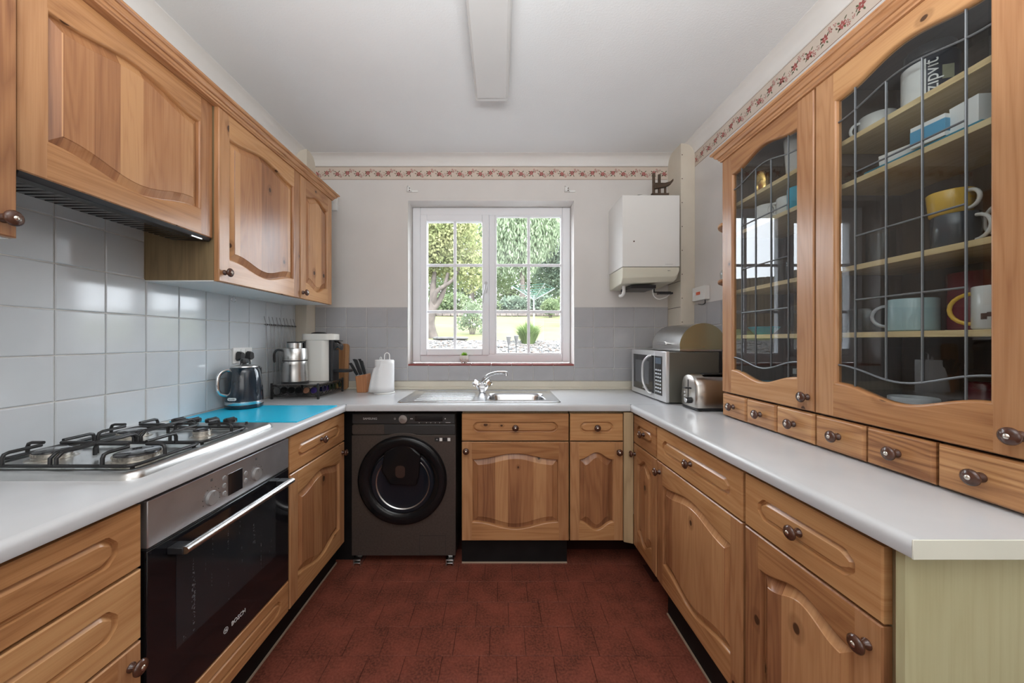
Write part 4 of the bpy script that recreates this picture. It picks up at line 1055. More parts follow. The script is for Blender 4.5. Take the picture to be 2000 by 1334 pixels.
for a in ((x0, x1, z1-0.0015, z1), (x0, x0+0.0015, z0, z1), (x1-0.0015, x1, z0, z1), (x0, x1, z0, z0+0.0015)): mb.box(a[0], a[1], -0.0006, 0, a[2], a[3])
mb.build('filter_flap', m_blackplastic, t)
for x in (0.015, 0.545):
    mb = MB(); mb.box(x, x+0.045, -0.02, 0.06, 0.028, 0.034); mb.box(x, x+0.045, -0.02, 0.06, 0.012, 0.016); mb.box(x, x+0.006, -0.02, 0.06, 0.0, 0.034); mb.box(x+0.039, x+0.045, -0.02, 0.06, 0.0, 0.034); mb.box(x+0.01, x+0.035, 0.02, 0.06, 0.0, 0.05)
    mb.build('foot', m_steel, t, bevel=0.0015)

# ================================================================== OVEN
t = thing('oven', 'built-in stainless and black glass oven under the hob', 'oven', lrun(0.9145), LRZ)
ow = 0.604
m_ovsteel = plain('oven_panel_steel', (0.52, 0.53, 0.55), 0.35, metal=0.85, var=0.1, vscale=12)
mb = MB(); mb.box(0.002, ow-0.002, 0.022, 0.53, 0.152, 0.886); mb.build('carcass', m_blackplastic, t)
mb = MB(); mb.box(0.005, ow-0.003, 0.0, 0.03, 0.757, 0.878); cp = mb.build('control_panel', m_ovsteel, t, bevel=0.002)
m_ovglass = plain('oven_black_glass', (0.008, 0.008, 0.010), 0.07, spec=0.6, coat=0.3)
# streaky grime on the window
m_ovwin = plain('oven_window_glass', (0.02, 0.022, 0.025), 0.12, spec=0.7)
_nt = m_ovwin.node_tree; _tc = N(_nt, 'ShaderNodeTexCoord'); _mp = N(_nt, 'ShaderNodeMapping'); _mp.inputs['Scale'].default_value = (60, 60, 3.0); L(_nt, _tc.outputs['Object'], _mp.inputs[0])
_a = N(_nt, 'ShaderNodeTexNoise', i_Scale=1.0, i_Detail=3.0); L(_nt, _mp.outputs[0], _a.inputs['Vector']); _b2 = N(_nt, 'ShaderNodeTexNoise', i_Scale=150.0, i_Detail=2.0); L(_nt, _tc.outputs['Object'], _b2.inputs['Vector'])
_c = M(_nt, 'MULTIPLY', M(_nt, 'GREATER_THAN', _a.outputs['Fac'], 0.62), M(_nt, 'GREATER_THAN', _b2.outputs['Fac'], 0.56))
L(_nt, mixc(_nt, M(_nt, 'MULTIPLY', _c, 0.25), (0.02, 0.022, 0.025), (0.35, 0.36, 0.38)), _nt.nodes['Principled BSDF'].inputs['Base Color'])
mb = MB(); mb.box(0.004, ow-0.003, 0.0, 0.03, 0.285, 0.750); od = mb.build('oven_door', m_ovglass, t, bevel=0.002)
mb = MB(); mb.box(0.085, 0.515, -0.0008, 0.0, 0.434, 0.705); mb.build('door_window', m_ovwin, od)
mb = MB(); mb.box(0.004, ow-0.003, 0.002, 0.03, 0.7515, 0.7555); mb.build('trim_strip', m_blackplastic, t)
mb = MB(); mb.tube([(0.06, -0.045, 0.722), (0.55, -0.045, 0.722)], 0.013, 14, flat=0.8); mb.build('handle', m_steel, od, smooth=50)
mb = MB()
for x in (0.075, 0.535):
    mb = MB(); mb.box(x-0.018, x+0.018, -0.043, 0.0, 0.712, 0.730); mb.build('handle_bracket', m_blackplastic, od, bevel=0.002)
m_dial = plain('satin_grey_dial', (0.30, 0.29, 0.285), 0.35, metal=0.3)
for x in (0.205, 0.405):
    mb = MB(); mb.lathe([(0.0225, 0), (0.0225, 0.003), (0.0205, 0.008), (0.0001, 0.009)], 32, 0, yl(x, 0.800)); mb.box(x-0.0008, x+0.0008, -0.0095, -0.008, 0.808, 0.818); mb.build('dial', m_dial, cp, smooth=40)
mb = MB(); mb.box(0.272, 0.335, -0.0015, 0, 0.778, 0.848); mb.build('display', m_blackgloss, cp)
for x, zs in ((0.256, (0.842, 0.817, 0.792)), (0.351, (0.822, 0.797))):
    for z in zs:
        mb = MB(); mb.lathe([(0.0085, 0), (0.0085, 0.0015), (0.007, 0.003), (0.0001, 0.0035)], 18, 0, yl(x, z)); mb.build('button', m_dial, cp, smooth=40)
mb = MB(); m_sym = plain('dark_print', (0.08, 0.08, 0.08), 0.6)
for x in (0.205, 0.405):
    for k in range(9):
        a = R(-20 + 27.5*k); mb.box(x+0.033*math.cos(a)-0.0015, x+0.033*math.cos(a)+0.0015, -0.0005, 0, 0.800+0.033*math.sin(a)-0.0015, 0.800+0.033*math.sin(a)+0.0015)
    mb.box(x-0.004, x+0.004, -0.0005, 0, 0.852, 0.860)
mb.build('printed_symbols', m_sym, cp)
text('lettering', 'BOSCH', 0.020, od, (0.318, -0.0005, 0.345), (R(90), 0, 0), m_print)
mb = MB(); mb.lathe([(0.0085, 0), (0.0085, 0.0006), (0.0095, 0.0006), (0.0095, 0)], 24, 0, yl(0.262, 0.345)); mb.box(0.258, 0.2595, -0.0006, 0, 0.340, 0.350); mb.box(0.2645, 0.266, -0.0006, 0, 0.340, 0.350); mb.box(0.258, 0.266, -0.0006, 0, 0.3445, 0.3458); mb.build('emblem', m_print, od)
drawer_front(t, 0.002, 0.153, ow-0.004, 0.126, inset=0.05, hb=0.028, kn=False, name='lower_panel')

# ================================================================== HOB
HX0, HX1, HY0, HY1 = -1.437, -0.940, 0.925, 1.517
t = thing('gas_hob', 'stainless four-burner gas hob with black wire pan supports', 'hob', (0, 0, WT))
mb = MB()
def hr(s, r): return rrect(HX0+s, HX1-s, HY0+s, HY1-s, r, 6)
iy = 1.405
mb.loft([[(*p, 0.0) for p in hr(0, 0.035)], [(*p, 0.013) for p in hr(0.003, 0.034)], [(*p, 0.0185) for p in hr(0.009, 0.030)], [(*p, 0.0200) for p in hr(0.018, 0.024)]], cap0=False, cap1=False)
well = rrect(HX0+0.03, HX1-0.03, HY0+0.03, iy, 0.02, 5)
tris = tessellate_polygon([[Vector((p[0], p[1], 0)) for p in l] for l in (hr(0.018, 0.024), well)])
mb.add([(p[0], p[1], 0.0200) for l in (hr(0.018, 0.024), well) for p in l], [tuple(q) for q in tris])
w2 = rrect(HX0+0.036, HX1-0.036, HY0+0.036, iy-0.006, 0.016, 5)
mb.loft([[(*p, 0.0200) for p in well], [(*p, 0.0135) for p in w2]], cap0=False, cap1=True)
mb.build('hob_plate', m_steel, t, smooth=40)
bur = [(-1.058, 1.055, 0.052), (-1.325, 1.07, 0.040), (-1.085, 1.315, 0.026), (-1.322, 1.300, 0.040)]
m_bcap = plain('burner_cap_black', (0.02, 0.02, 0.022), 0.18, coat=0.4)
m_bring = plain('worn_burner_ring', (0.55, 0.52, 0.47), 0.35, metal=0.9, var=0.3, vscale=80)
for x, y, r in bur:
    mt = Matrix.Translation((x, y, 0.0135))
    mb = MB(); mb.lathe([(r*1.35, 0), (r*1.2, 0.003), (r*1.05, 0.003), (r*1.05, 0.006), (r, 0.007), (r*1.02, 0.018), (r*0.95, 0.020)], 40, 0, mt)
    for k in range(int(r*700)):
        a = 2*PI*k/int(r*700); mb.box(-0.0012, 0.0012, r*0.98, r*1.05, 0.013, 0.0185, 0, mtx=mt @ Matrix.Rotation(a, 4, 'Z'))
    bb = mb.build('burner', m_bring, t, smooth=40)
    mb = MB(); mb.lathe([(r*0.99, 0.0195), (r*0.97, 0.0235), (r*0.85, 0.026), (0.0001, 0.0265)], 40, 0, mt); mb.build('burner_cap', m_bcap, bb, smooth=50)
zt_ = 0.058; zb_ = 0.026
def grate(x0, x1, y0, y1, burners):
    mb = MB(); w = 0.0048
    fr = rrect(x0, x1, y0, y1, 0.02, 4); mb.tube([(*p, zb_) for p in fr], w, 8, closed=True)
    def finger(a, tip):
        T = Vector((*tip, zt_)); P = Vector((*a, zb_)); d = (Vector((T.x, T.y, 0)) - Vector((P.x, P.y, 0))).normalized()
        mb.tube([P, Vector((P.x, P.y, zt_-0.012)), Vector((P.x, P.y, zt_-0.003)) + d*0.004, Vector((P.x, P.y, zt_)) + d*0.014, T], w, 8)
    xm = (x0+x1)/2
    for bx, by, r in burners:
        right = bx > xm; fx = x1 if right else x0; s_ = 1 if right else -1
        finger((fx, by), (bx+s_*0.026, by))
        for q in (-1, 1):
            fy = y0 if q < 0 else y1
            finger((bx, fy), (bx, by+q*0.026))
        finger((xm + s_*0.006, by), (bx-s_*0.026, by))
    for o in (-0.008, 0.008): mb.tube([(xm+o, y0, zb_), (xm+o, y0, zt_-0.012), (xm+o, y0+0.014, zt_), (xm+o, y1-0.014, zt_), (xm+o, y1, zt_-0.012), (xm+o, y1, zb_)], w, 8)
    for xx, yy in ((x0, y0), (x0, y1), (x1, y0), (x1, y1)):
        px_, py_ = xx + (0.012 if xx == x0 else -0.012), yy + (0.012 if yy == y0 else -0.012)
        mb.tube([(px_, py_, 0.0135), (px_, py_, zb_)], 0.005, 8)
    mb.build('pan_support', m_iron, t, smooth=60)
grate(HX0+0.038, HX1-0.038, HY0+0.036, 1.180, bur[:2]); grate(HX0+0.038, HX1-0.038, 1.188, 1.395, bur[2:])
for x in (-1.300, -1.237, -1.165, -1.092):
    mb = MB(); mt = Matrix.Translation((x, 1.462, 0.0200)); mb.lathe([(0.014, 0), (0.014, 0.003), (0.008, 0.004), (0.008, 0.008), (0.022, 0.010), (0.0235, 0.013), (0.0235, 0.022), (0.020, 0.025), (0.0001, 0.0255)], 24, 0, mt)
    mb.box(-0.003, 0.003, -0.02, 0.02, 0.025, 0.028, 0, mtx=mt); mb.build('knob', m_blackplastic, t, smooth=35)
mb = MB(); mb.lathe([(0.007, 0.020), (0.007, 0.023), (0.0045, 0.024), (0.0045, 0.030), (0.0001, 0.0305)], 16, 0, Matrix.Translation((-1.030, 1.468, 0))); mb.build('ignition_button', m_blackplastic, t)

# ================================================================== LEFT WORKTOP THINGS
m_blue = plain('turquoise_blue_board', (0.015, 0.50, 0.76), 0.32, spec=0.4)
mb = MB(); mb.box(XL+0.008, -0.892, 1.585, 1.978, 0, 0.005)
tag(mb.build('worktop_saver', m_blue, None, (0, 0, WT+0.0004), bevel=0.001), 'bright turquoise flat board covering the worktop beyond the hob', 'worktop saver')
# kettle
m_ket = plain('kettle_blue_black', (0.012, 0.022, 0.034), 0.12, coat=0.6, var=0.2)
KA = R(-118)
t = thing('kettle', 'dark blue-black electric kettle with chrome handle and steel base band', 'kettle', (-1.362, 1.925, WT+0.006), 0)
mb = MB(); mb.lathe([(0.0001, 0), (0.084, 0), (0.087, 0.004), (0.087, 0.018), (0.084, 0.020)], 40); mb.build('base', m_ket, t, smooth=40)
mb = MB(); mb.lathe([(0.085, 0.020), (0.0865, 0.022), (0.086, 0.036), (0.084, 0.038)], 40); mb.build('steel_band', m_chrome, t, smooth=40)
mb = MB()
loops = []
for z, r in ((0.038, 0.0855), (0.06, 0.085), (0.10, 0.083), (0.15, 0.079), (0.19, 0.073), (0.208, 0.066), (0.214, 0.060)):
    lp = []
    for i in range(48):
        a = 2*PI*i/48; dlt = abs((a - R(62) + PI) % (2*PI) - PI)
        k = 0.022*max(0, 1 - dlt/0.35)**1.5 * max(0, (z-0.14)/0.07) if z > 0.14 else 0
        lp.append(((r+k)*math.cos(a), (r+k)*math.sin(a), z))
    loops.append(lp)
mb.loft(loops); mb.build('body', m_ket, t, smooth=50)
mb = MB(); mb.lathe([(0.062, 0.213), (0.060, 0.219), (0.04, 0.225), (0.0001, 0.227)], 36); mb.build('lid', m_steel, t, smooth=40)
mb = MB(); mb.lathe([(0.012, 0.224), (0.010, 0.232), (0.020, 0.236), (0.0205, 0.246), (0.017, 0.256), (0.0001, 0.260)], 10); mb.build('lid_knob', m_blackplastic, t, smooth=25)
hd = Vector((math.cos(KA), math.sin(KA), 0))
pp = smooth_path([hd*0.066 + Vector((0, 0, 0.196)), hd*0.090 + Vector((0, 0, 0.200)), hd*0.118 + Vector((0, 0, 0.178)), hd*0.124 + Vector((0, 0, 0.12)), hd*0.113 + Vector((0, 0, 0.085)), hd*0.082 + Vector((0, 0, 0.070))], 5)
mb = MB(); mb.tube(pp, 0.009, 12, flat=1.0); mb.build('handle', m_chrome, t, smooth=60)
mb = MB(); mb.prism(rrect(-0.022, 0.022, -0.007, 0.007, 0.0065), -0.0025, 0.001, 'y', mtx=Matrix.Translation((0.058*0+0.0835*math.cos(R(-92)), 0.0855*math.sin(R(-92)), 0.054)) @ Matrix.Rotation(R(-2), 4, 'Z')); mb.build('badge', m_whiteplastic, t)
text('lettering', 'Breville', 0.011, t, (-0.003, -0.0885, 0.054), (R(90), 0, R(-2)), m_sym)
# double socket + plugs
t = thing('double_socket', 'white double wall socket above the kettle', 'socket', (XL+0.006, 1.958, 1.162), R(90))
mb = MB(); mb.box(0, 0.147, -0.009, 0, 0, 0.086); mb.build('face_plate', m_whiteplastic, t, bevel=0.003)
for x in (0.052, 0.090):
    mb = MB(); mb.box(x, x+0.011, -0.0125, -0.009, 0.060, 0.078); mb.build('switch', m_whiteplastic, t, bevel=0.002)
for k, (x, lab) in enumerate(((0.036, 'black plug in the left outlet of the double socket'), (0.110, 'black plug in the right outlet of the double socket'))):
    mb = MB(); mb.loft([[(x+p*a, y, 0.040+q*a) for p, q in [(-0.024, -0.016), (-0.014, -0.026), (0.014, -0.026), (0.024, -0.016), (0.02, 0.016), (0.01, 0.025), (-0.01, 0.025), (-0.02, 0.016)]] for y, a in ((-0.0095, 1.0), (-0.018, 1.0), (-0.034, 0.72))])
    mb.tube([(x, -0.02, 0.016), (x, -0.022, 0.0), (x+0.005, -0.016, -0.08), (x+0.02, -0.012, -0.20)], 0.0032, 6)
    tag(mb.build('plug', m_blackplastic, None, (XL+0.006, 1.958, 1.162), (0, 0, R(90)), smooth=30), lab, 'plug', 'black plugs')
# leaning rod rack
m_rod = plain('dull_dark_chrome', (0.20, 0.20, 0.21), 0.3, metal=0.8)
t = thing('rod_rack', 'folded chrome rod rack leaning upright on the tiles behind the coffee stand', 'rack', (XL+0.008, 2.21, WT))
for k in range(9):
    y = 0.004 + 0.0385*k; lean = 0.030 + (0.006 if k % 2 else 0)
    mb = MB(); mb.tube([(lean, y + 0.010 - 0.002*k, 0.0), (0.0185, y, 0.46), (0.006 + 0.003*(k % 2), y-0.001, 0.508)], 0.0019, 6); mb.build('rod', m_rod, t)
    mb = MB(); mb.lathe([(0.0001, -0.008), (0.006, -0.005), (0.0065, 0), (0.006, 0.005), (0.0001, 0.008)], 10, 0, Matrix.Translation((0.0125, y+0.012, 0.458)) @ Matrix.Rotation(R(90), 4, 'X')); mb.build('bead', m_blackplastic, t)
mb = MB(); mb.tube([(0.0125, -0.006, 0.458), (0.0125, 0.328, 0.458)], 0.002, 6); mb.build('cross_rod', m_iron, t)
# capsule stand
SX0, SX1, SY0, SY1 = -1.400, -1.115, 2.215, 2.555
SH = 0.092
t = thing('capsule_stand', 'black wire coffee capsule drawer stand in the left corner', 'stand', (0, 0, WT))
mb = MB(); mb.box(SX0, SX1, SY0, SY1, SH-0.006, SH); mb.build('platform', plain('smoked_glass_top', (0.10, 0.10, 0.10), 0.15), t, bevel=0.002)
for x in (SX0, SX1):
    for y in (SY0, SY1):
        mb = MB(); mb.box(x-0.006, x+0.006, y-0.006, y+0.006, 0, SH+0.006); mb.build('leg', m_iron, t, bevel=0.002)
mb = MB()
for z in (0.018, SH-0.012): mb.tube([(SX0, SY0, z), (SX1, SY0, z), (SX1, SY1, z), (SX0, SY1, z)], 0.003, 6, closed=True)
for k in range(6):
    cx_ = SX0 + 0.03 + 0.046*k; mb.tube([(cx_+0.024*math.cos(R(a)), SY0-0.001, 0.050+0.026*math.sin(R(a))) for a in range(0, 360, 30)], 0.002, 5, closed=True)
for k in range(7):
    cy_ = SY0 + 0.03 + 0.046*k; mb.tube([(SX1+0.001, cy_+0.024*math.cos(R(a)), 0.050+0.026*math.sin(R(a))) for a in range(0, 360, 30)], 0.002, 5, closed=True)
mb.build('wire_drawer', m_iron, t, smooth=60)
caps = [('purple', (0.05, 0.03, 0.16)), ('copper', (0.42, 0.20, 0.12)), ('navy', (0.02, 0.03, 0.12)), ('dark green', (0.02, 0.07, 0.03)), ('black', (0.02, 0.02, 0.02)), ('gold', (0.45, 0.32, 0.1))]
c0 = {}
pos = [(SX1-0.03-0.046*i, SY0+0.028, j) for i, j in enumerate((0, 1, 4, 4, 4))] + [(SX1-0.028, SY0+0.074+0.046*i, j) for i, j in enumerate((2, 0, 3, 3, 5, 3))]
for i, (x, y, j) in enumerate(pos):
    cn, cc = caps[j]
    side = i >= 5
    rot = (0, R(78), 0) if side else (R(78), 0, 0)
    if j not in c0:
        mb = MB(); mb.lathe([(0.0001, 0), (0.012, 0.0), (0.0145, 0.006), (0.0175, 0.024), (0.0200, 0.025), (0.0200, 0.0262), (0.0001, 0.0265)], 16)
        o = mb.build('coffee_capsule', plain('capsule_'+cn.replace(' ', '_'), cc, 0.25, metal=0.7), smooth=30); c0[j] = o
    else: o = c0[j].copy(); C.objects.link(o)
    o.location = (x, y, WT+0.050); o.rotation_euler = rot
    where = ('in the front of the stand' if not side else 'in the right side of the stand')
    nth = ('nearest the corner post', 'second from the corner post', 'third from the corner post', 'fourth from the corner post', 'farthest from the corner post', 'last before the back leg')[i if not side else i-5]
    tag(o, f'{cn} coffee capsule {where}, {nth}', 'capsule', 'coffee capsules in the wire stand')
# steel milk jug
m_jug = plain('jug_brushed_steel', (0.62, 0.62, 0.61), 0.24, metal=1.0, aniso=0.6)
t = thing('steel_jug', 'brushed steel lidded jug with black handle on the capsule stand', 'jug', (-1.300, 2.292, WT+SH+0.0005))
mb = MB(); mb.lathe([(0.0001, 0), (0.076, 0), (0.078, 0.004), (0.077, 0.010), (0.0745, 0.012)], 40); mb.build('foot', m_blackplastic, t, smooth=40)
mb = MB(); mb.lathe([(0.0745, 0.012), (0.074, 0.03), (0.071, 0.07), (0.069, 0.115), (0.070, 0.135), (0.069, 0.138)], 48); mb.build('body', m_jug, t, smooth=60)
mb = MB(); mb.lathe([(0.0705, 0.138), (0.0708, 0.141), (0.0705, 0.144)], 48); mb.build('seal_ring', m_blackplastic, t)
mb = MB(); mb.lathe([(0.070, 0.144), (0.070, 0.215), (0.068, 0.218), (0.062, 0.219), (0.0001, 0.2195)], 48); mb.build('upper_body', m_jug, t, smooth=40)
mb = MB(); mb.lathe([(0.040, 0.2195), (0.040, 0.252)], 32); mb.build('plunger_cup', m_jug, t)
mb = MB(); mb.lathe([(0.0001, 0.2525), (0.046, 0.2525), (0.047, 0.256), (0.044, 0.259), (0.0001, 0.260)], 32); mb.build('lid', m_blackplastic, t, smooth=40)
pp = smooth_path([(-0.060, -0.035, 0.205), (-0.085, -0.048, 0.208), (-0.098, -0.055, 0.185), (-0.098, -0.055, 0.145), (-0.094, -0.053, 0.132)], 5)
mb = MB(); mb.tube(pp, 0.010, 10, flat=0.7); mb.build('handle', m_blackplastic, t, smooth=60)
# capsule coffee machine
t = thing('coffee_machine', 'white capsule coffee machine with black spout column on the wire stand', 'coffee machine', (-1.20, 2.435, WT+SH+0.0005))
m_cm = plain('gloss_off_white', (0.74, 0.72, 0.67), 0.22, coat=0.3)
def ov(x0, x1, y0, y1, z, r): return [(*p, z) for p in rrect(x0, x1, y0, y1, r, 6)]
mb = MB(); mb.loft([ov(-0.098, 0.072, -0.072, 0.072, 0.0, 0.05), ov(-0.095, 0.072, -0.070, 0.070, 0.27, 0.05)]); mb.build('body', m_cm, t, smooth=40, bevel=0.002)
mb = MB(); mb.loft([ov(-0.118, 0.106, -0.072, 0.072, 0.271, 0.055), ov(-0.118, 0.106, -0.072, 0.072, 0.309, 0.055), ov(-0.114, 0.102, -0.068, 0.068, 0.312, 0.05)]); mb.build('lid', m_cm, t, smooth=40)
mb = MB(); mb.lathe([(0.05, 0.312), (0.046, 0.318), (0.03, 0.323), (0.0001, 0.325)], 30, 0, Matrix.Translation((-0.02, 0, 0))); mb.build('lid_button', m_blackplastic, t, smooth=60)
mb = MB(); mb.loft([ov(-0.122, -0.080, -0.06, 0.06, 0.015, 0.01), ov(-0.122, -0.080, -0.06, 0.06, 0.262, 0.01)]); mb.build('water_tank', m_blackgloss, t)
mb = MB(); mb.loft([ov(0.066, 0.094, -0.05, 0.05, 0.0, 0.01), ov(0.066, 0.094, -0.05, 0.05, 0.271, 0.01)]); mb.build('front_column', m_blackplastic, t, bevel=0.002)
mb = MB(); mb.loft([[(0.090, -0.03, 0.262), (0.090, 0.03, 0.262), (0.090, 0.03, 0.200), (0.090, -0.03, 0.200)], [(0.118, -0.028, 0.255), (0.118, 0.028, 0.255), (0.118, 0.028, 0.222), (0.118, -0.028, 0.222)], [(0.140, -0.02, 0.232), (0.140, 0.02, 0.232), (0.134, 0.02, 0.200), (0.134, -0.02, 0.200)]]); mb.build('nozzle', m_blackgloss, t, bevel=0.006, segs=3)
mb = MB(); mb.box(0.085, 0.128, -0.032, 0.032, 0.262, 0.268); mb.build('lever', m_blackplastic, t, bevel=0.002)
mb = MB(); mb.loft([ov(0.080, 0.202, -0.045, 0.045, 0.056, 0.04), ov(0.080, 0.204, -0.046, 0.046, 0.074, 0.042)]); mb.build('cup_tray', m_blackplastic, t, smooth=40, bevel=0.002)
# chopping board
mb = MB(); mb.prism(rrect(-0.055, 0.055, 0.0, 0.335, 0.02), -0.009, 0.009, 'y', 0, 'z')
tag(mb.build('chopping_board', wood('board_wood', light=(0.50, 0.28, 0.14), mid=(0.40, 0.2, 0.09), dark=(0.26, 0.12, 0.05), knots=0, stave=0.03), None, (-1.170, 2.652, WT+0.001), (R(-3), 0, 0), bevel=0.003), 'tall brown wooden chopping board leaning behind the coffee machine', 'chopping board')
# knife block
t = thing('knife_block', 'small orange-brown wooden knife block on the window worktop', 'knife block', (-0.955, 2.535, WT))
m_blk = wood('block_wood', light=(0.52, 0.24, 0.11), mid=(0.42, 0.17, 0.07), dark=(0.3, 0.1, 0.04), knots=0)
mb = MB(); mb.loft([[(-0.034, -0.045, 0), (0.034, -0.045, 0), (0.034, 0.045, 0), (-0.034, 0.045, 0)], [(-0.040, -0.045, 0.07), (0.034, -0.045, 0.07), (0.034, 0.045, 0.07), (-0.040, 0.045, 0.07)], [(-0.046, -0.045, 0.112), (0.030, -0.045, 0.128), (0.030, 0.045, 0.128), (-0.046, 0.045, 0.112)]]); mb.build('block', m_blk, t, bevel=0.004)
for k, (x, y, ang, ln) in enumerate(((-0.032, -0.03, -30, 0.105), (-0.022, 0.0, -22, 0.125), (-0.006, -0.028, -20, 0.12), (0.002, 0.012, -18, 0.12), (0.016, -0.02, -14, 0.105))):
    ax = Matrix.Translation((-0.955+x, 2.535+y, WT+0.119+0.1*x)) @ Matrix.Rotation(R(ang), 4, 'Y')
    mb = MB(); mb.box(-0.006, 0.006, -0.0008, 0.0008, -0.06, 0.01, 1, mtx=ax)
    mb.loft([[(-0.007, -0.006, 0.005), (0.007, -0.006, 0.005), (0.007, 0.006, 0.005), (-0.007, 0.006, 0.005)], [(-0.009, -0.007, 0.03), (0.008, -0.007, 0.03), (0.008, 0.007, 0.03), (-0.009, 0.007, 0.03)], [(-0.008, -0.006, ln*.8), (0.008, -0.006, ln*.8), (0.008, 0.006, ln*.8), (-0.008, 0.006, ln*.8)], [(-0.011, -0.006, ln), (0.006, -0.006, ln*.96), (0.006, 0.006, ln*.96), (-0.011, 0.006, ln)]], 0, mtx=ax)
    lab = ('lowest leftmost black-handled knife in the knife block', 'tall black-handled knife at the back left of the knife block', 'tall black-handled knife at the front middle of the knife block', 'black-handled knife at the back middle of the knife block', 'short rightmost black-handled knife in the knife block')[k]
    tag(mb.build('knife', [m_blackplastic, m_steel], bevel=0.002), lab, 'knife', 'knives in the block')
# kitchen roll
t = thing('kitchen_roll_holder', 'white wire kitchen roll holder with tall loop handle', 'kitchen roll holder', (-0.795, 2.48, WT))
mb = MB(); mb.lathe([(0.0001, 0), (0.07, 0), (0.072, 0.004), (0.068, 0.009), (0.0001, 0.01)], 32); mb.build('base', m_whiteplastic, t, smooth=40)
pp = [(0, 0, 0.009)] + [(0, 0, 0.25)] + [(0.018-0.018*math.cos(R(a)), 0, 0.255+0.02*math.sin(R(a))) for a in range(20, 180, 20)] + [(0.036, 0, 0.25), (0.036, 0, 0.20)]
mb = MB(); mb.tube(pp, 0.003, 8); mb.build('loop_handle', m_whiteplastic, t, smooth=60)
mb = MB(); mb.tube([(-0.03, 0, 0.21), (-0.03, 0, 0.242), (-0.024, 0, 0.247), (-0.019, 0, 0.24), (-0.019, 0, 0.21)], 0.003, 8); mb.build('side_hook', m_whiteplastic, t, smooth=60)
m_paperw = plain('kitchen_paper', (0.82, 0.82, 0.82), 0.9, bump=0.15, bscale=160)
t = thing('kitchen_roll', 'white kitchen paper roll with a loose sheet hanging left', 'kitchen roll', (-0.795, 2.48, WT+0.0105))
mb = MB(); mb.lathe([(0.020, 0), (0.062, 0), (0.0625, 0.002), (0.0625, 0.214), (0.062, 0.216), (0.020, 0.216), (0.020, 0)], 40); mb.build('roll', m_paperw, t, smooth=40)
mb = MB(); loops = []
for z, ext, lift in ((0.0, 0.095, 0.0), (0.04, 0.088, 0.002), (0.08, 0.080, 0.0), (0.12, 0.070, 0.0), (0.16, 0.058, 0), (0.185, 0.030, 0.0), (0.212, 0.0, 0)):
    a0 = R(30); lp = [(0.0645*math.cos(a), 0.0645*math.sin(a), z) for a in [R(20 - 110*i/8) for i in range(9)]]
    e = Vector((lp[-1][0], lp[-1][1], z)); 
    for i in range(1, 7): lp.append((e.x - ext*i/6, e.y - 0.004*math.sin(i*1.1) + 0.02*(i/6)**2, z))
    loops.append(lp)
mb.loft(loops, closed=False); sh = mb.build('loose_sheet', m_paperw, t, smooth=80)
sm = sh.modifiers.new('thick', 'SOLIDIFY'); sm.thickness = 0.0012
# plant pot
t = thing('plant_pot', 'small white animal-face pot with a green succulent on the window sill', 'plant pot', (-0.274, 2.752, 1.1125))
m_pot = plain('speckled_white_pot', (0.72, 0.66, 0.62), 0.45, var=0.08, vscale=60)
mb = MB(); mb.lathe([(0.0001, 0.012), (0.022, 0.012), (0.030, 0.020), (0.0345, 0.035), (0.0335, 0.055), (0.031, 0.062), (0.028, 0.062), (0.028, 0.055), (0.0001, 0.055)], 28); mb.build('pot', m_pot, t, smooth=50)
for a in (50, -50-180+180, 180+90, ):
    pass
for x, y in ((-0.017, -0.012), (0.017, -0.012), (0.0, 0.018)):
    mb = MB(); mb.lathe([(0.0001, 0), (0.005, 0), (0.008, 0.016), (0.004, 0.02)], 12, 0, Matrix.Translation((x, y, 0))); mb.build('foot', m_pot, t, smooth=60)
mb = MB()
for x, z, r in ((-0.009, 0.034, 0.0022), (0.009, 0.034, 0.0022), (0.0, 0.030, 0.0018)): mb.lathe([(0.0001, 0.001), (r, 0.0008), (r, -0.003)], 10, 0, yl(x, z, -0.0335 + abs(x)*0.12))
mb.build('face_print', m_sym, t)
m_suc = leafmat('succulent_leaves', (0.20, 0.42, 0.06), (0.55, 0.68, 0.15))
rr = random.Random(4); mb = MB()
for k in range(34):
    a = 2.4*k; tl = 0.15 + 1.1*k/34; ln = 0.036 - 0.008*k/34; d_ = Vector((math.cos(a)*math.sin(tl), math.sin(a)*math.sin(tl), math.cos(tl))); sd = d_.cross(Vector((0, 0, 1))).normalized()*0.005; up = sd.cross(d_).normalized()*0.002
    b0 = Vector((0, 0, 0.054)) + Vector((math.cos(a), math.sin(a), 0))*0.006
    mb.add([b0-sd*.6, b0+sd*.6, b0+d_*ln*.6+sd, b0+d_*ln, b0+d_*ln*.6-sd, b0+d_*ln*.5+up], [(0, 1, 5), (1, 2, 5), (2, 3, 5), (3, 4, 5), (4, 0, 5), (0, 4, 3, 2, 1)], pid=1)
mb.build('succulent', m_suc, t, smooth=0)

# ================================================================== BOILER
t = thing('boiler', 'white wall-mounted gas boiler right of the window', 'boiler', (0, 0, 0))
bx0, bx1, by0 = 0.807, 1.187, 2.388
mb = MB(); mb.box(bx0, bx1, by0, YB-0.001, 1.775, 2.249); mb.build('casing', m_boiler, t, bevel=0.004)
mb = MB(); yb = YB-0.001; b_ = []
for x in (bx0+0.001, bx1-0.03, bx1-0.012, bx1-0.003):
    c_ = 0 if x < bx1-0.031 else (0.012 if x < bx1-0.013 else (0.03 if x < bx1-0.004 else 0.055))
    b_.append([(x, by0+0.001, 1.772), (x, by0+0.001, 1.700+c_), (x, by0+0.025, 1.668+c_), (x, yb-0.02, 1.652+c_), (x, yb-0.02, 1.772)])
mb.loft(b_); mb.build('lower_cover', m_cream, t, bevel=0.003)
mb = MB(); mb.box(0.88, 1.05, by0+0.05, yb-0.05, 1.640, 1.662); mb.build('burner_tray', m_blackplastic, t)
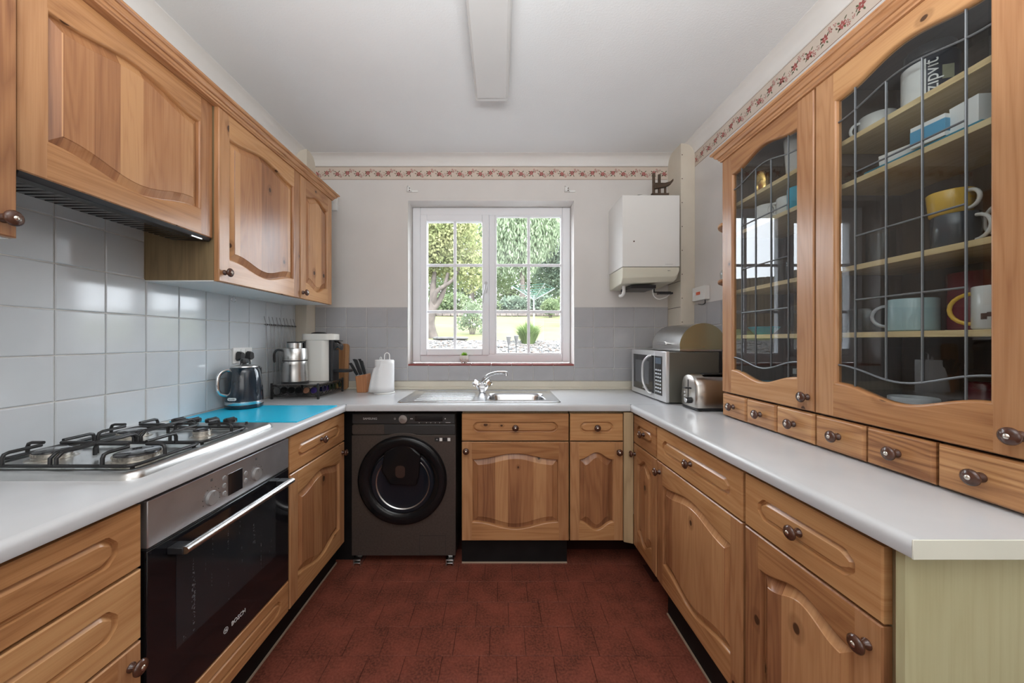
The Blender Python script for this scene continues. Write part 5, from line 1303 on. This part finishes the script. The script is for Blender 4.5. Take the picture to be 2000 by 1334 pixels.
mb = MB(); mb.lathe([(0.0001, 0.002), (0.0045, 0.002), (0.005, 0)], 12, 0, yl(0.884, 1.943, by0)); mb.build('screw_hole', m_knob, t)
mb = MB(); mb.box(1.09, 1.14, by0-0.0006, by0, 1.79, 1.7925); mb.box(1.107, 1.125, by0+0.0002, by0+0.0012, 1.748, 1.752); mb.build('badge_line', m_steel_dk, t)
mb = MB(); mb.tube(smooth_path([(0.855, 2.50, 1.67), (0.855, 2.50, 1.625), (0.850, 2.515, 1.602), (0.84, 2.54, 1.60)], 4), 0.011, 10); mb.build('condensate_elbow', m_whiteplastic, t, smooth=60)
mb = MB(); mb.tube(smooth_path([(1.055, 2.50, 1.655), (1.06, 2.50, 1.60), (1.10, 2.51, 1.575), (1.16, 2.53, 1.59), (1.20, 2.55, 1.62)], 5), 0.0035, 8); mb.build('cable', m_whiteplastic, t, smooth=60)
mb = MB(); mb.box(1.075, 1.20, 2.54, 2.56, 1.625, 1.632); mb.tube([(1.085, 2.55, 1.63), (1.085, 2.55, 1.655)], 0.006, 8); mb.box(1.11, 1.205, 2.52, 2.56, 1.612, 1.625); mb.build('pipe_clip', m_blackplastic, t)
mb = MB(); mb.lathe([(0.075, 0), (0.075, 0.12)], 28, 0, Matrix.Translation((0.99, 2.54, 2.24)) @ Matrix.Rotation(R(-90), 4, 'X'))
mb.lathe([(0.062, 2.249), (0.062, 2.262), (0.05, 2.285), (0.0001, 2.293)], 28, 0, Matrix.Translation((0.985, 2.52, 0))); mb.build('flue', m_boiler, t, smooth=50)
m_cop = plain('tarnished_copper', (0.10, 0.07, 0.05), 0.45, metal=0.6, var=0.3, vscale=30)
t = thing('copper_pipes', 'dark tarnished pipes and valve standing above the boiler', 'pipes', (0, 0, 0))
mb = MB(); mb.tube([(1.040, 2.45, 2.2495), (1.040, 2.45, 2.42)], 0.0095, 10); mb.build('pipe', m_cop, t, smooth=50)
mb = MB(); mb.tube([(1.078, 2.45, 2.2495), (1.078, 2.45, 2.412)], 0.0095, 10); mb.build('pipe', m_cop, t, smooth=50)
mb = MB(); mb.loft([[(x-0.062, 2.425+yy, z+zz-0.016) for yy, zz in ((0, -w), (0.03, -w), (0.03, w), (0, w))] for x, z, w in ((1.10, 2.345, 0.02), (1.17, 2.35, 0.014), (1.205, 2.362, 0.012), (1.226, 2.385, 0.008))]); mb.build('valve_lever', m_cop, t, bevel=0.004)
mb = MB(); mb.box(1.025, 1.14, 2.44, 2.46, 2.272, 2.284); mb.tube([(1.118, 2.45, 2.2495), (1.118, 2.45, 2.33)], 0.008, 8); mb.build('bracket', m_cop, t)
# spur switch
t = thing('fused_spur', 'white fused spur switch with red neon rocker on the right wall', 'switch', (XR-0.001, 2.466, 1.553), R(-90))
mb = MB(); mb.box(0, 0.150, -0.034, 0, 0, 0.090); mb.build('box', m_whiteplastic, t, bevel=0.003)
mb = MB(); mb.box(0.055, 0.098, -0.039, -0.034, 0.036, 0.056); mb.build('rocker', plain('red_neon_rocker', (0.75, 0.16, 0.08), 0.3), t, bevel=0.002)
mb = MB(); mb.box(0.012, 0.035, -0.036, -0.034, 0.030, 0.058); mb.build('fuse_carrier', m_upvc, t, bevel=0.001)
mb = MB(); mb.tube(smooth_path([(0.12, -0.015, 0.0), (0.115, -0.012, -0.02), (0.08, -0.01, -0.028), (0.03, -0.008, -0.02)], 4), 0.003, 6); mb.build('cable', m_blackplastic, t)

# ================================================================== MICROWAVE, BREAD BIN, TOASTER
m_mw = plain('microwave_silver', (0.50, 0.49, 0.47), 0.30, metal=0.9, var=0.03)
m_mws = plain('microwave_side_grey', (0.17, 0.165, 0.14), 0.3, metal=0.5)
m_mwf = plain('microwave_silver_frame', (0.70, 0.70, 0.71), 0.28, metal=0.6)
m_mwglass = plain('microwave_dark_glass', (0.022, 0.023, 0.025), 0.08, spec=0.7)
MH = 0.290
t = thing('microwave', 'silver microwave with dark door and curved handle in the right corner', 'microwave', (0.932, 2.560, WT+0.008), R(-90))
mb = MB(); mb.box(0.004, 0.520, 0.020, 0.305, 0.0, MH-0.003); mb.build('body', m_mws, t, bevel=0.004)
mb = MB(); frame_ = [(0, MH), (0.372, MH), (0.372, 0), (0, 0)]
mb.prism([(0, 0), (0.372, 0), (0.372, MH), (0, MH)], 0.0, 0.022, 'y', holes=[rrect(0.022, 0.372-0.0005, 0.030, MH-0.030, 0.006)]); dr_ = mb.build('door', m_mwf, t, bevel=0.003)
mb = MB(); mb.box(0.018, 0.3725, 0.004, 0.016, 0.026, MH-0.026); mb.build('door_glass', m_mwglass, dr_)
mb = MB(); mb.box(0.060, 0.285, 0.0032, 0.004, 0.075, MH-0.068); mb.build('door_window', plain('window_mesh_grey', (0.10, 0.105, 0.11), 0.2), dr_)
mb = MB(); pp = [(0.330, -0.002, MH-0.030), (0.322, -0.018, MH-0.038), (0.285, -0.030, MH-0.075), (0.276, -0.032, MH*0.5), (0.285, -0.030, 0.085), (0.325, -0.018, 0.035), (0.333, -0.002, 0.028)]
mb.tube(smooth_path(pp, 5), 0.011, 12, flat=0.7); mb.build('handle', m_mwf, dr_, smooth=60)
mb = MB(); mb.box(0.374, 0.524, 0.0, 0.022, 0, MH); cpn = mb.build('control_panel', m_mwf, t, bevel=0.004)
mb = MB(); mb.box(0.380, 0.480, -0.001, 0.0, 0.032, MH-0.030); mb.build('keypad', m_mwglass, cpn)
mb = MB(); mb.box(0.392, 0.468, -0.002, -0.001, MH-0.075, MH-0.040); mb.build('display', plain('display_blue_grey', (0.10, 0.13, 0.17), 0.1), cpn)
m_key = plain('key_print', (0.55, 0.58, 0.62), 0.4)
for r_ in range(7):
    for c_ in range(3):
        mb = MB(); mb.box(0.392+0.028*c_, 0.411+0.028*c_, -0.0022, -0.001, 0.047+0.021*r_, 0.056+0.021*r_); mb.build('button', m_key, cpn)
text('lettering', 'SAMSUNG', 0.014, dr_, (0.225, -0.0006, 0.047), (R(90), 0, 0), m_print)
for x in (0.05, 0.47):
    for y in (0.05, 0.26):
        mb = MB(); mb.lathe([(0.012, -0.008), (0.013, 0.0)], 12, 0, Matrix.Translation((x, y, 0)), cap=True); mb.build('foot', m_blackplastic, t)
# bread bin
t = thing('bread_bin', 'stainless roll-top bread bin on top of the microwave', 'bread bin', (1.020, 2.425, WT+0.008+MH+0.0005), R(-90))
prof_ = [(0.0, 0.0), (0.0, 0.024)] + [(0.135 - 0.137*math.cos(R(a)), 0.024 + 0.136*math.sin(R(a))) for a in range(6, 91, 6)] + [(0.135 + 0.13*math.sin(R(a)), 0.024 + 0.136*math.cos(R(a))) for a in range(8, 70, 8)] + [(0.262, 0.05), (0.262, 0)]
bl = 0.375
mb = MB(); mb.loft([[(x, y, z) for y, z in prof_] for x in (0.002, bl-0.002)]); mb.build('shell', m_steel, t, smooth=30)
mb = MB(); m_bend = plain('steel_with_pine_reflection', (0.50, 0.47, 0.30), 0.25, metal=0.8)  # yellow tint is the pine reflection, put into the steel colour
for x0, x1 in ((0, 0.003), (bl-0.003, bl)):
    mb = MB(); mb.loft([[(x, y*1.0, z) for y, z in prof_] for x in (x0, x1)]); mb.build('end_panel', m_bend, t, smooth=30)
mb = MB(); mb.tube([(bl, 0.132, 0.026), (bl+0.003, 0.132, 0.026)], 0.005, 10); mb.build('pivot', m_chrome, t)
mb = MB(); mb.box(0.13, 0.245, -0.024, -0.014, 0.035, 0.055); mb.box(0.14, 0.15, -0.02, 0.008, 0.04, 0.05); mb.box(0.225, 0.235, -0.02, 0.008, 0.04, 0.05); mb.build('handle', m_chrome, t, bevel=0.002)
mb = MB(); mb.box(-0.001, bl+0.001, -0.003, 0.263, 0, 0.010); mb.build('base', m_steel, t, bevel=0.001)
# toaster
t = thing('toaster', 'brushed steel two-slice toaster beside the glazed dresser', 'toaster', (0.988, 1.982, WT), R(-90))
m_toast = plain('toaster_steel', (0.55, 0.53, 0.50), 0.26, metal=1.0, aniso=0.4)
def tprof(s): return [(0.004-0.0+s, 0.018), (0.0+s, 0.06), (0.004+s, 0.13)] + [(0.082 - (0.074-s)*math.cos(R(a)), 0.130 + (0.056-s*0.6)*math.sin(R(a))) for a in range(15, 166, 10)] + [(0.160-s, 0.13), (0.164-s, 0.06), (0.160-s, 0.018)]
mb = MB(); mb.loft([[(x, y, z) for x, z in tprof(s)] for y, s in ((0.0, 0.014), (0.004, 0.006), (0.014, 0.0), (0.055, 0.0))]); mb.build('end_cap', m_toast, t, smooth=50)
mb = MB(); mb.loft([[(x, y, z) for x, z in tprof(s)] for y, s in ((0.0555, 0.003), (0.24, 0.003), (0.246, 0.006), (0.26, 0.02))]); mb.build('body', m_toast, t, smooth=50)
mb = MB(); mb.box(0.008, 0.156, 0.006, 0.25, 0.004, 0.018); mb.build('base', m_blackplastic, t, bevel=0.003)
for x in (0.02, 0.14):
    for y in (0.03, 0.23):
        mb = MB(); mb.lathe([(0.008, 0), (0.009, 0.005)], 10, 0, Matrix.Translation((x, y, 0)), cap=True); mb.build('foot', m_blackplastic, t)
mb = MB(); mb.box(0.078, 0.085, -0.001, 0.0035, 0.055, 0.155); mb.build('lever_slot', m_blackplastic, t)
mb = MB(); mb.box(0.066, 0.098, -0.022, 0.0, 0.108, 0.117); mb.build('lever', m_blackplastic, t, bevel=0.003)
mb = MB(); mb.lathe([(0.017, 0), (0.017, 0.010), (0.014, 0.022), (0.0001, 0.023)], 20, 0, yl(0.100, 0.050)); kb = mb.build('browning_knob', m_blackplastic, t, smooth=40)
mb = MB(); mb.lathe([(0.012, 0.0225), (0.011, 0.0255), (0.0001, 0.026)], 20, 0, yl(0.100, 0.050)); mb.build('knob_face', m_chrome, kb, smooth=40)
for z in (0.05, 0.068, 0.086):
    mb = MB(); mb.lathe([(0.005, 0), (0.005, 0.003), (0.0001, 0.0045)], 12, 0, yl(0.045, z, 0.001)); mb.build('button', m_chrome, t)
mb = MB()
for x in (0.045, 0.095): mb.box(x, x+0.025, 0.06, 0.235, 0.1835, 0.1865)
mb.build('bread_slot', m_blackplastic, t)

# ================================================================== DRESSER CONTENTS
def mug(name, lab, cat, x, y, z, r, h, mat, ang=None, taper=0.0, hmat=None, hr_=None, grp='crockery in the glazed dresser', wall=0.0035):
    t = thing(name, lab, cat, (x, y, z), 0, grp)
    mb = MB(); r0 = r*(1-taper)
    mb.lathe([(0.0001, 0), (r0*0.9, 0), (r0, 0.004), (r, h-0.002), (r-wall*.5, h), (r-wall, h-0.002), (r0-wall, 0.008), (0.0001, 0.007)], 28)
    mb.build('body', mat, t, smooth=50)
    if ang is not None:
        a = R(ang); dx, dy = math.cos(a), math.sin(a); hr2 = hr_ or h*0.32
        pp = [(dx*(r*0.97+hr2*1.0*math.sin(q)), dy*(r*0.97+hr2*1.0*math.sin(q)), h*0.5 + hr2*math.cos(q)) for q in [PI*i/10 for i in range(11)]]
        mb = MB(); mb.tube(pp, 0.0045, 8); mb.build('handle', hmat or mat, t, smooth=60)
    return t
S1, S2, S3, S4, S0 = 1.925, 1.787, 1.521, 1.313, 1.056
m_yel = plain('yellow_glaze', (0.75, 0.45, 0.05), 0.25, coat=0.3); m_pblue = plain('pale_blue_glaze', (0.36, 0.50, 0.52), 0.25, coat=0.3)
m_dred = plain('dark_red_enamel', (0.20, 0.02, 0.03), 0.25, coat=0.3); m_dark = plain('charcoal_glaze', (0.05, 0.055, 0.065), 0.2, coat=0.4)
m_cyan = plain('turquoise_plastic', (0.03, 0.42, 0.60), 0.35); m_gold = plain('gold_metal', (0.75, 0.48, 0.16), 0.2, metal=1.0); m_lgrey = plain('pale_grey_glaze', (0.42, 0.43, 0.45), 0.3)
m_lime = plain('lime_plastic', (0.22, 0.40, 0.05), 0.35); m_teal = plain('teal_plastic', (0.01, 0.20, 0.30), 0.35); m_brownp = plain('brown_mug_print', (0.10, 0.045, 0.03), 0.4)
# unit near the camera
tub = thing('supplement_tub', 'black screw-top tub with white label on the top shelf', 'tub', (1.185, 0.997, S1), 0)
mb = MB(); mb.lathe([(0.0001, 0), (0.050, 0), (0.054, 0.006), (0.054, 0.125), (0.050, 0.133), (0.044, 0.135)], 36); mb.build('body', plain('navy_black_tub', (0.02, 0.025, 0.04), 0.3), tub, smooth=40)
mb = MB(); mb.lathe([(0.0475, 0.136), (0.0485, 0.14), (0.0485, 0.160), (0.046, 0.163), (0.0001, 0.163)], 36); mb.build('lid', m_blackplastic, tub, smooth=40)
mb = MB(); mb.lathe([(0.0545, 0.018), (0.0545, 0.118)], 20, arc=R(95), a0=R(118)); mb.build('label', m_whiteplastic, tub)
text('lettering', 'zipvit', 0.040, tub, (-0.0475*math.cos(R(42))*1.14, -0.0475*math.sin(R(42))*1.17, 0.068), (R(90), R(-90), R(-48)), m_whiteplastic)
mb = MB(); mb.box(-0.012, 0.012, -0.0006, 0.0006, -0.018, 0.018, mtx=Matrix.Translation((0.0545*math.cos(R(-105)), 0.0545*math.sin(R(-105)), 0.068)) @ Matrix.Rotation(R(-15), 4, 'Z')); mb.build('label_patch', plain('olive_label', (0.3, 0.3, 0.2), 0.5), tub)
def jar(lab, x, y, z, r, h, grp=None, name='glass_jar', cat='glass'):
    t = thing(name, lab, cat, (x, y, z), 0, grp or 'glassware in the glazed dresser')
    mb = MB(); mb.lathe([(0.0001, 0), (r*.85, 0), (r, h*.1), (r, h), (r-0.002, h), (r-0.003, h*.12), (0.0001, 0.006)], 24); mb.build('body', m_jarglass, t, smooth=50); return t
jar('tall glass vase at the near end of the top dresser shelf', 1.175, 0.827, S1, 0.035, 0.17)
mug('mug', 'white cup lying in shadow at the far end of the top shelf', 'cup', 1.20, 1.150, S1, 0.045, 0.075, m_white_china, 160)
mb = MB(); mb.box(-0.03, 0.03, -0.03, 0.03, 0, 0.07); tag(mb.build('small_box', m_dark, None, (1.26, 1.072, S1), bevel=0.003), 'small dark box behind the white cup on the top shelf', 'box')
mb = MB(); mb.box(-0.05, 0.05, -0.035, 0.035, 0, 0.055); mb.box(-0.0506, 0.03, -0.0356, 0.0356, 0.012, 0.044, 1)
tag(mb.build('medicine_box', [m_whiteplastic, plain('box_blue', (0.08, 0.32, 0.52), 0.4)], None, (1.150, 0.937, S2+0.011), (0, 0, 0.1), bevel=0.0005), 'white and blue carton on the second shelf down', 'carton', 'cartons on the second shelf')
mb = MB(); mb.box(-0.045, 0.045, -0.03, 0.03, 0, 0.065); tag(mb.build('medicine_box', m_whiteplastic, None, (1.160, 0.866, S2+0.011), (0, 0, -0.1), bevel=0.0008), 'white carton nearest the camera on the second shelf', 'carton', 'cartons on the second shelf')
mb = MB(); mb.box(-0.05, 0.05, -0.045, 0.045, 0, 0.028); tag(mb.build('flat_packet', m_white_china, None, (1.17, 1.028, S2+0.018), (0, R(-6), 0.2), bevel=0.002), 'flat white packet leaning on the second shelf', 'packet')
mb = MB(); mb.box(-0.06, 0.06, -0.135, 0.135, 0, 0.010); tag(mb.build('tray', m_teal, None, (1.165, 0.965, S2+0.0005), bevel=0.003), 'thin teal tray lying on the second shelf', 'tray')
t = thing('glass_dish', 'shallow glass dish at the far end of the second shelf', 'dish', (1.17, 1.150, S2+0.0005), 0, 'glassware in the glazed dresser')
mb = MB(); mb.lathe([(0.0001, 0), (0.04, 0), (0.055, 0.03), (0.053, 0.03), (0.038, 0.004), (0.0001, 0.004)], 24); mb.build('bowl', m_jarglass, t, smooth=50)
mug('mug', 'dark mug with white handle on the middle shelf', 'mug', 1.160, 0.920, S3, 0.043, 0.085, m_dark, -95, hmat=m_white_china, hr_=0.030)
ym = mug('mug', 'yellow mug stacked on the dark mug', 'mug', 1.160, 0.932, S3+0.0855, 0.042, 0.062, m_yel, -95, 0.12, hmat=m_white_china, hr_=0.022)
mug('mug', 'white mug at the near end of the middle shelf', 'mug', 1.170, 0.812, S3, 0.038, 0.11, m_white_china, 80)
jar('clear tumbler at the far end of the middle shelf', 1.16, 1.102, S3, 0.034, 0.10, name='tumbler'); jar('clear tumbler behind the dark mug on the middle shelf', 1.25, 1.002, S3, 0.034, 0.10, name='tumbler')
mug('mug', 'large pale blue cup on the fourth shelf', 'cup', 1.170, 1.027, S4, 0.052, 0.092, m_pblue, 125, hr_=0.030, hmat=m_lgrey)
mug('pot', 'dark red pot behind the printed mug', 'pot', 1.262, 0.955, S4, 0.055, 0.155, m_dred)
pm = mug('mug', 'white mug with brown print and yellow handle', 'mug', 1.135, 0.822, S4, 0.040, 0.100, m_white_china, 112, hmat=m_yel, hr_=0.036)
mb = MB()
for k, (a, z, w, h_) in enumerate(((215, 0.062, 0.016, 0.034), (222, 0.046, 0.02, 0.018), (205, 0.040, 0.022, 0.012), (192, 0.034, 0.018, 0.010), (178, 0.030, 0.010, 0.014), (230, 0.07, 0.012, 0.02))):
    mb.lathe([(0.0407, z-h_/2), (0.0407, z+h_/2)], 4, arc=w/0.04, a0=R(a))
mb.build('print', m_brownp, pm)
mug('mug', 'clear glass cup at the far end of the fourth shelf', 'cup', 1.165, 1.150, S4, 0.045, 0.075, m_jarglass, 130)
mug('ramekin', 'pale grey pot on the bottom of the dresser', 'pot', 1.150, 1.007, S0, 0.050, 0.075, m_lgrey)
t = thing('steel_dish', 'shallow steel dish at the far end of the dresser bottom', 'dish', (1.165, 1.135, S0), 0); mb = MB(); mb.lathe([(0.0001, 0), (0.05, 0), (0.062, 0.028), (0.060, 0.028), (0.048, 0.003), (0.0001, 0.003)], 30); mb.build('bowl', m_steel, t, smooth=50)
for k, (mt_, z, r, lab) in enumerate(((m_teal, 0.0, 0.088, 'teal plastic plate at the bottom of the stack'), (m_cyan, 0.011, 0.085, 'blue plastic plate in the middle of the stack'), (m_lime, 0.022, 0.082, 'lime green plate on top of the stack'))):
    mb = MB(); mb.lathe([(0.0001, 0), (r*.65, 0), (r, 0.014), (r, 0.017), (r*.66, 0.004), (0.0001, 0.004)], 36); tag(mb.build('plate', mt_, None, (1.178, 0.867, S0+z+0.001), smooth=40), lab, 'plate', 'plastic plates in the dresser')
mug('pot', 'small dark red pot behind the plates', 'pot', 1.285, 0.957, S0, 0.035, 0.12, m_dred)
# far unit
mug('cup', 'shiny gold metal cup on the top shelf of the far unit', 'cup', 1.150, 1.575, S1, 0.038, 0.095, m_gold, None, 0.25)
t = mug('jug', 'tall white jug on the top shelf of the far unit', 'jug', 1.165, 1.415, S1, 0.045, 0.155, m_white_china, None, 0.2)
mug('mug', 'white mug on the second shelf of the far unit, left', 'mug', 1.150, 1.560, S2, 0.042, 0.080, m_white_china, -100)
mug('mug', 'white mug on the second shelf beside the blue cup', 'mug', 1.160, 1.455, S2, 0.040, 0.076, m_white_china, 150)
mug('cup', 'turquoise plastic cup tipped on the second shelf', 'cup', 1.140, 1.385, S2+0.0005, 0.033, 0.085, m_cyan)
mug('bowl', 'blue bowl in shadow on the second shelf', 'bowl', 1.240, 1.655, S2, 0.045, 0.05, m_teal, None, 0.4)
for k, (y, lab) in enumerate(((1.60, 'glass tumbler at the far end of the middle shelf'), (1.50, 'glass tumbler in the middle of the middle shelf'), (1.38, 'glass tumbler near the post on the middle shelf'))): jar(lab + ', far unit', 1.16, y, S3, 0.032, 0.09, name='tumbler')
mug('bowl', 'blue dish on the fourth shelf of the far unit', 'bowl', 1.17, 1.605, S4, 0.06, 0.035, m_cyan, None, 0.4)
jar('tall glass on the fourth shelf of the far unit', 1.155, 1.395, S4, 0.03, 0.11, name='tumbler')
for k, (x, y, lab) in enumerate(((1.125, 1.375, 'small silver-topped bottle on the far unit floor, front'), (1.165, 1.405, 'small silver-topped bottle on the far unit floor, behind'))):
    t = thing('bottle', lab, 'bottle', (x, y, S0), 0, 'bottles in the dresser')
    mb = MB(); mb.lathe([(0.0001, 0), (0.020, 0), (0.021, 0.06), (0.009, 0.09), (0.008, 0.105)], 20); mb.build('body', m_jarglass, t, smooth=50)
    mb = MB(); mb.lathe([(0.010, 0.105), (0.010, 0.125), (0.0001, 0.126)], 16); mb.build('cap', m_steel, t)
mug('bowl', 'stacked dark bowl on the far unit floor', 'bowl', 1.18, 1.585, S0, 0.07, 0.05, m_teal, None, 0.4)
t = thing('glass_jar', 'round glass jar on the lower rounded end shelf', 'glass', (1.15, 1.815, 1.5835), 0)
mb = MB(); mb.lathe([(0.0001, 0), (0.025, 0), (0.040, 0.02), (0.042, 0.045), (0.030, 0.065), (0.028, 0.065), (0.038, 0.045), (0.036, 0.022), (0.0001, 0.004)], 24); mb.build('body', m_jarglass, t, smooth=60)
